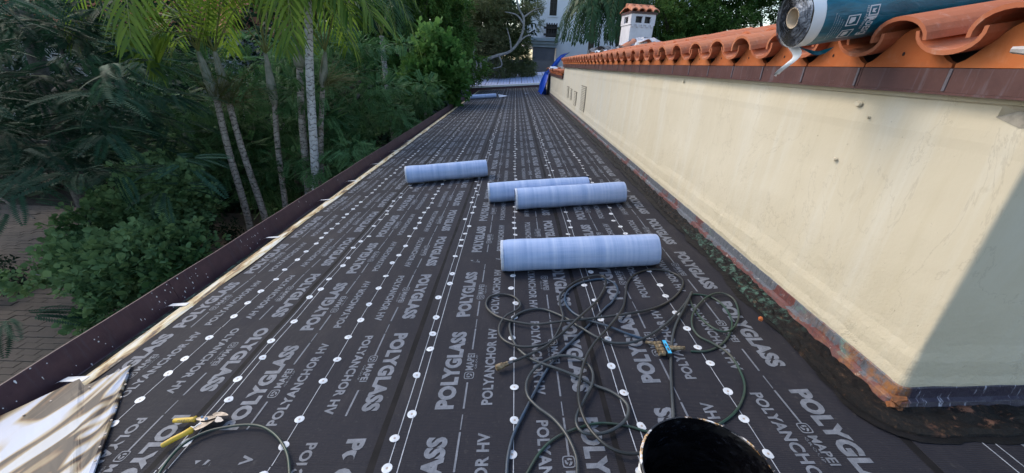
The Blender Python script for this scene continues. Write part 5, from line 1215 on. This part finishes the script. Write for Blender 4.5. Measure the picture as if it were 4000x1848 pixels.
def palm(base_px, top_px, y, r, label, shaft, tmat, fronds, gen, m_l=L_palm, panicle=None, name='palm_tree', group='slender palms beside the gutter'):
    B = at_y(*base_px, y); T = at_y(*top_px, y); d = (B-T).normalized(); k = (GZ-B.z)/d.z; base = B+d*k
    base.x = B.x+(base.x-B.x)*0.6
    root = tree(name, base, label, 'palm', group)
    g = MB(); n = 90; pts = []; rad = []
    for i in range(n+1):
        f = i/n; p = base.lerp(T, f); mid = math.sin(f*math.pi); p = p+Vector((0.04*math.sin(f*5), 0, 0))*mid; pts.append(p); rad.append(r*(1.25-0.35*f)*(1+0.05*((i*7) % 4 == 0))*(1+0.03*nz(i*0.7, r*90)))
    g.tube(pts, rad, 12); o = g.build('trunk', tmat, root, smooth=True); o.matrix_parent_inverse = Matrix.Translation(-base)
    top = T
    if shaft:
        S = at_y(*shaft, y); g = MB(); g.tube([T.lerp(S, f) for f in (0, 0.1, 0.35, 0.7, 1)], [r*1.05, r*1.5, r*1.6, r*1.1, r*0.55], 12); o = g.build('crownshaft', m_shaft, root, smooth=True); o.matrix_parent_inverse = Matrix.Translation(-base); top = S
    for f in fronds: frond([top]+[Vector(at_y(px, py, yy)) for px, py, yy in f[0]], f[1], f[2], f[3], m_l, root, f[4], f0=f[5] if len(f) > 5 else 0.22, planar=len(f) > 6, fold=0.05 if len(f) > 6 else 0.35)
    for i in range(gen):
        a = 2*math.pi*(i+0.3*rng.random())/gen; ln = 1.3+0.5*rng.random(); h = 1.25+0.5*rng.random(); dx, dy = math.cos(a), math.sin(a)
        frond([top, top+Vector((dx*ln*0.3, dy*ln*0.3, h*0.65)), top+Vector((dx*ln*0.65, dy*ln*0.65, h*0.95)), top+Vector((dx*ln, dy*ln, h*0.6)), top+Vector((dx*ln*1.2, dy*ln*1.2, h*0.1))], 0.8, 0.022, 18, m_l, root, 0.8, f0=0.3, fold=0.1, tip=0.6)
    if panicle:
        c_ = at_y(*panicle[0], y-0.05); g = MB(); s0 = T
        for i in range(panicle[2]):
            e = c_+Vector((rng.normal(0, panicle[1]), rng.normal(0, panicle[1]), rng.normal(0, panicle[1]*0.75))); m_ = s0.lerp(e, 0.5)+Vector((rng.normal(0, 0.06), rng.normal(0, 0.06), 0.06))
            g.tube([s0, m_, e, e+Vector((rng.normal(0, 0.07), rng.normal(0, 0.05), -0.09))], [0.006, 0.004, 0.003, 0.002], 3, cap=False)
        o = g.build('flower_stalk', m_panicle, root); o.matrix_parent_inverse = Matrix.Translation(-base)
    return root
palm((625, 570), (545, 250), 8.2, 0.062, 'leftmost slender palm, leaning left, its crown off the top of the picture', (498, 130), m_ptrunk, [([(490, 95, 8.15), (470, 90, 8.1), (440, 110, 8.0), (430, 150, 7.9)], 0.42, 0.02, 12, 0.6), ([(505, 40, 8.1), (480, -30, 8.0)], 0.5, 0.022, 14, 0.8)], 4, panicle=((560, 205), 0.28, 70))
palm((665, 545), (577, 262), 8.4, 0.062, 'second palm from the left, leaning left, with the big fan-like frond', (540, 130), m_ptrunk,
     [([(505, 102, 8.1), (455, 84, 7.9), (410, 80, 7.8), (378, 90, 7.7), (364, 118, 7.65), (364, 150, 7.6)], 0.82, 0.024, 24, 0.12, 0.40, 1), ([(505, 70, 8.2), (470, 45, 8.1), (430, 50, 8.0), (410, 80, 7.9)], 0.75, 0.022, 18, 0.0, 0.35), ([(552, 40, 8.3), (570, -40, 8.2)], 0.6, 0.022, 16, 0.6), ([(575, 50, 8.4), (610, 0, 8.4), (650, -50, 8.4)], 0.6, 0.022, 16, 0.6, 0.5)], 3, panicle=((610, 225), 0.34, 110))
palm((710, 525), (691, 262), 8.8, 0.058, 'third palm from the left with a bulging grey crownshaft', (668, 135), m_ptrunk, [([(655, 70, 8.8), (640, 0, 8.8), (600, -40, 8.8)], 0.6, 0.022, 16, 0.8, 0.5), ([(700, 95, 8.8), (725, 50, 8.8), (745, -20, 8.7)], 0.4, 0.02, 14, 0.8, 0.6)], 5)
palm((766, 492), (754, 170), 8.9, 0.072, 'brownish ringed palm trunk half hidden behind the whitish one', (750, 110), m_ptrunk, [([(735, 30, 8.9), (710, -30, 8.9), (680, -30, 8.9)], 0.6, 0.02, 16, 1.0)], 4)
palm((782, 490), (775, -20), 8.5, 0.078, 'thickest palm with a straight whitish trunk in the middle of the cluster', None, m_pwhite,
     [([(800, -60, 8.3), (850, -60, 8.1), (905, -20, 8.0), (935, 40, 7.9)], 0.85, 0.024, 26, 0.7), ([(790, -50, 8.3), (820, -50, 8.0), (860, -10, 7.8), (885, 40, 7.7)], 0.85, 0.024, 20, 0.75), ([(745, -50, 8.4), (720, -40, 8.3), (700, -20, 8.2)], 0.65, 0.022, 16, 0.9), ([(780, -40, 8.2), (795, -30, 7.9), (815, 0, 7.7)], 0.8, 0.024, 16, 0.9), ([(760, -50, 8.2), (745, -40, 7.9), (735, 0, 7.7)], 0.6, 0.022, 14, 0.9)], 4)
palm((797, 475), (812, 215), 8.8, 0.052, 'rightmost thin palm with a green crownshaft and a bushy flower stalk', (818, 130), m_ptrunk, [([(835, 50, 8.6), (870, -10, 8.5), (920, -30, 8.4)], 0.7, 0.022, 18, 0.8, 0.4)], 4, panicle=((862, 195), 0.26, 70))
palm((985, 300), (960, 90), 17, 0.10, 'dark palm with arching feather fronds behind the cluster', None, m_ptrunk, [([(975, 10, 16.8), (1000, 10, 16.6), (1025, 40, 16.4)], 0.7, 0.03, 24, 0.7)], 6, m_l=L_palm_dark, group=None)
for i, (px, y, zt, lb) in enumerate([(1490, 27, 3.3, 'feather-leaved palm nearest the white building, its fronds drooping behind the tile row'), (1560, 27, 3.6, 'second feather palm, just left of the white chimney'), (1640, 30, 3.8, 'third feather palm partly behind the white chimney')]):
    x = at_y(px, 60, y).x; base = Vector((x, y, GZ)); root = tree('feather_palm', base, lb, 'palm', 'feather palms behind the tiled wall')
    limbs(root, [([(x, y, GZ), (x+0.1, y, -1), (x, y, zt)], 0.22, 0.16)], m_bark); top = Vector((x, y, zt))
    for k in range(30):
        a = 2*math.pi*k/30+rng.random()*0.3; ln = 1.8+rng.random()*0.8; h = rng.uniform(-0.2, 1.3)
        dx, dy = math.cos(a), math.sin(a)
        frond([top, top+Vector((dx*ln*0.35, dy*ln*0.35, h)), top+Vector((dx*ln*0.75, dy*ln*0.75, h*0.6-0.4)), top+Vector((dx*ln, dy*ln, h*0.2-1.9))], 0.6, 0.045, 24, L_palm_dark, root, 0.55, fold=0.1)
print('polys', sum(len(o.data.polygons) for o in SC.objects if o.type == 'MESH'))
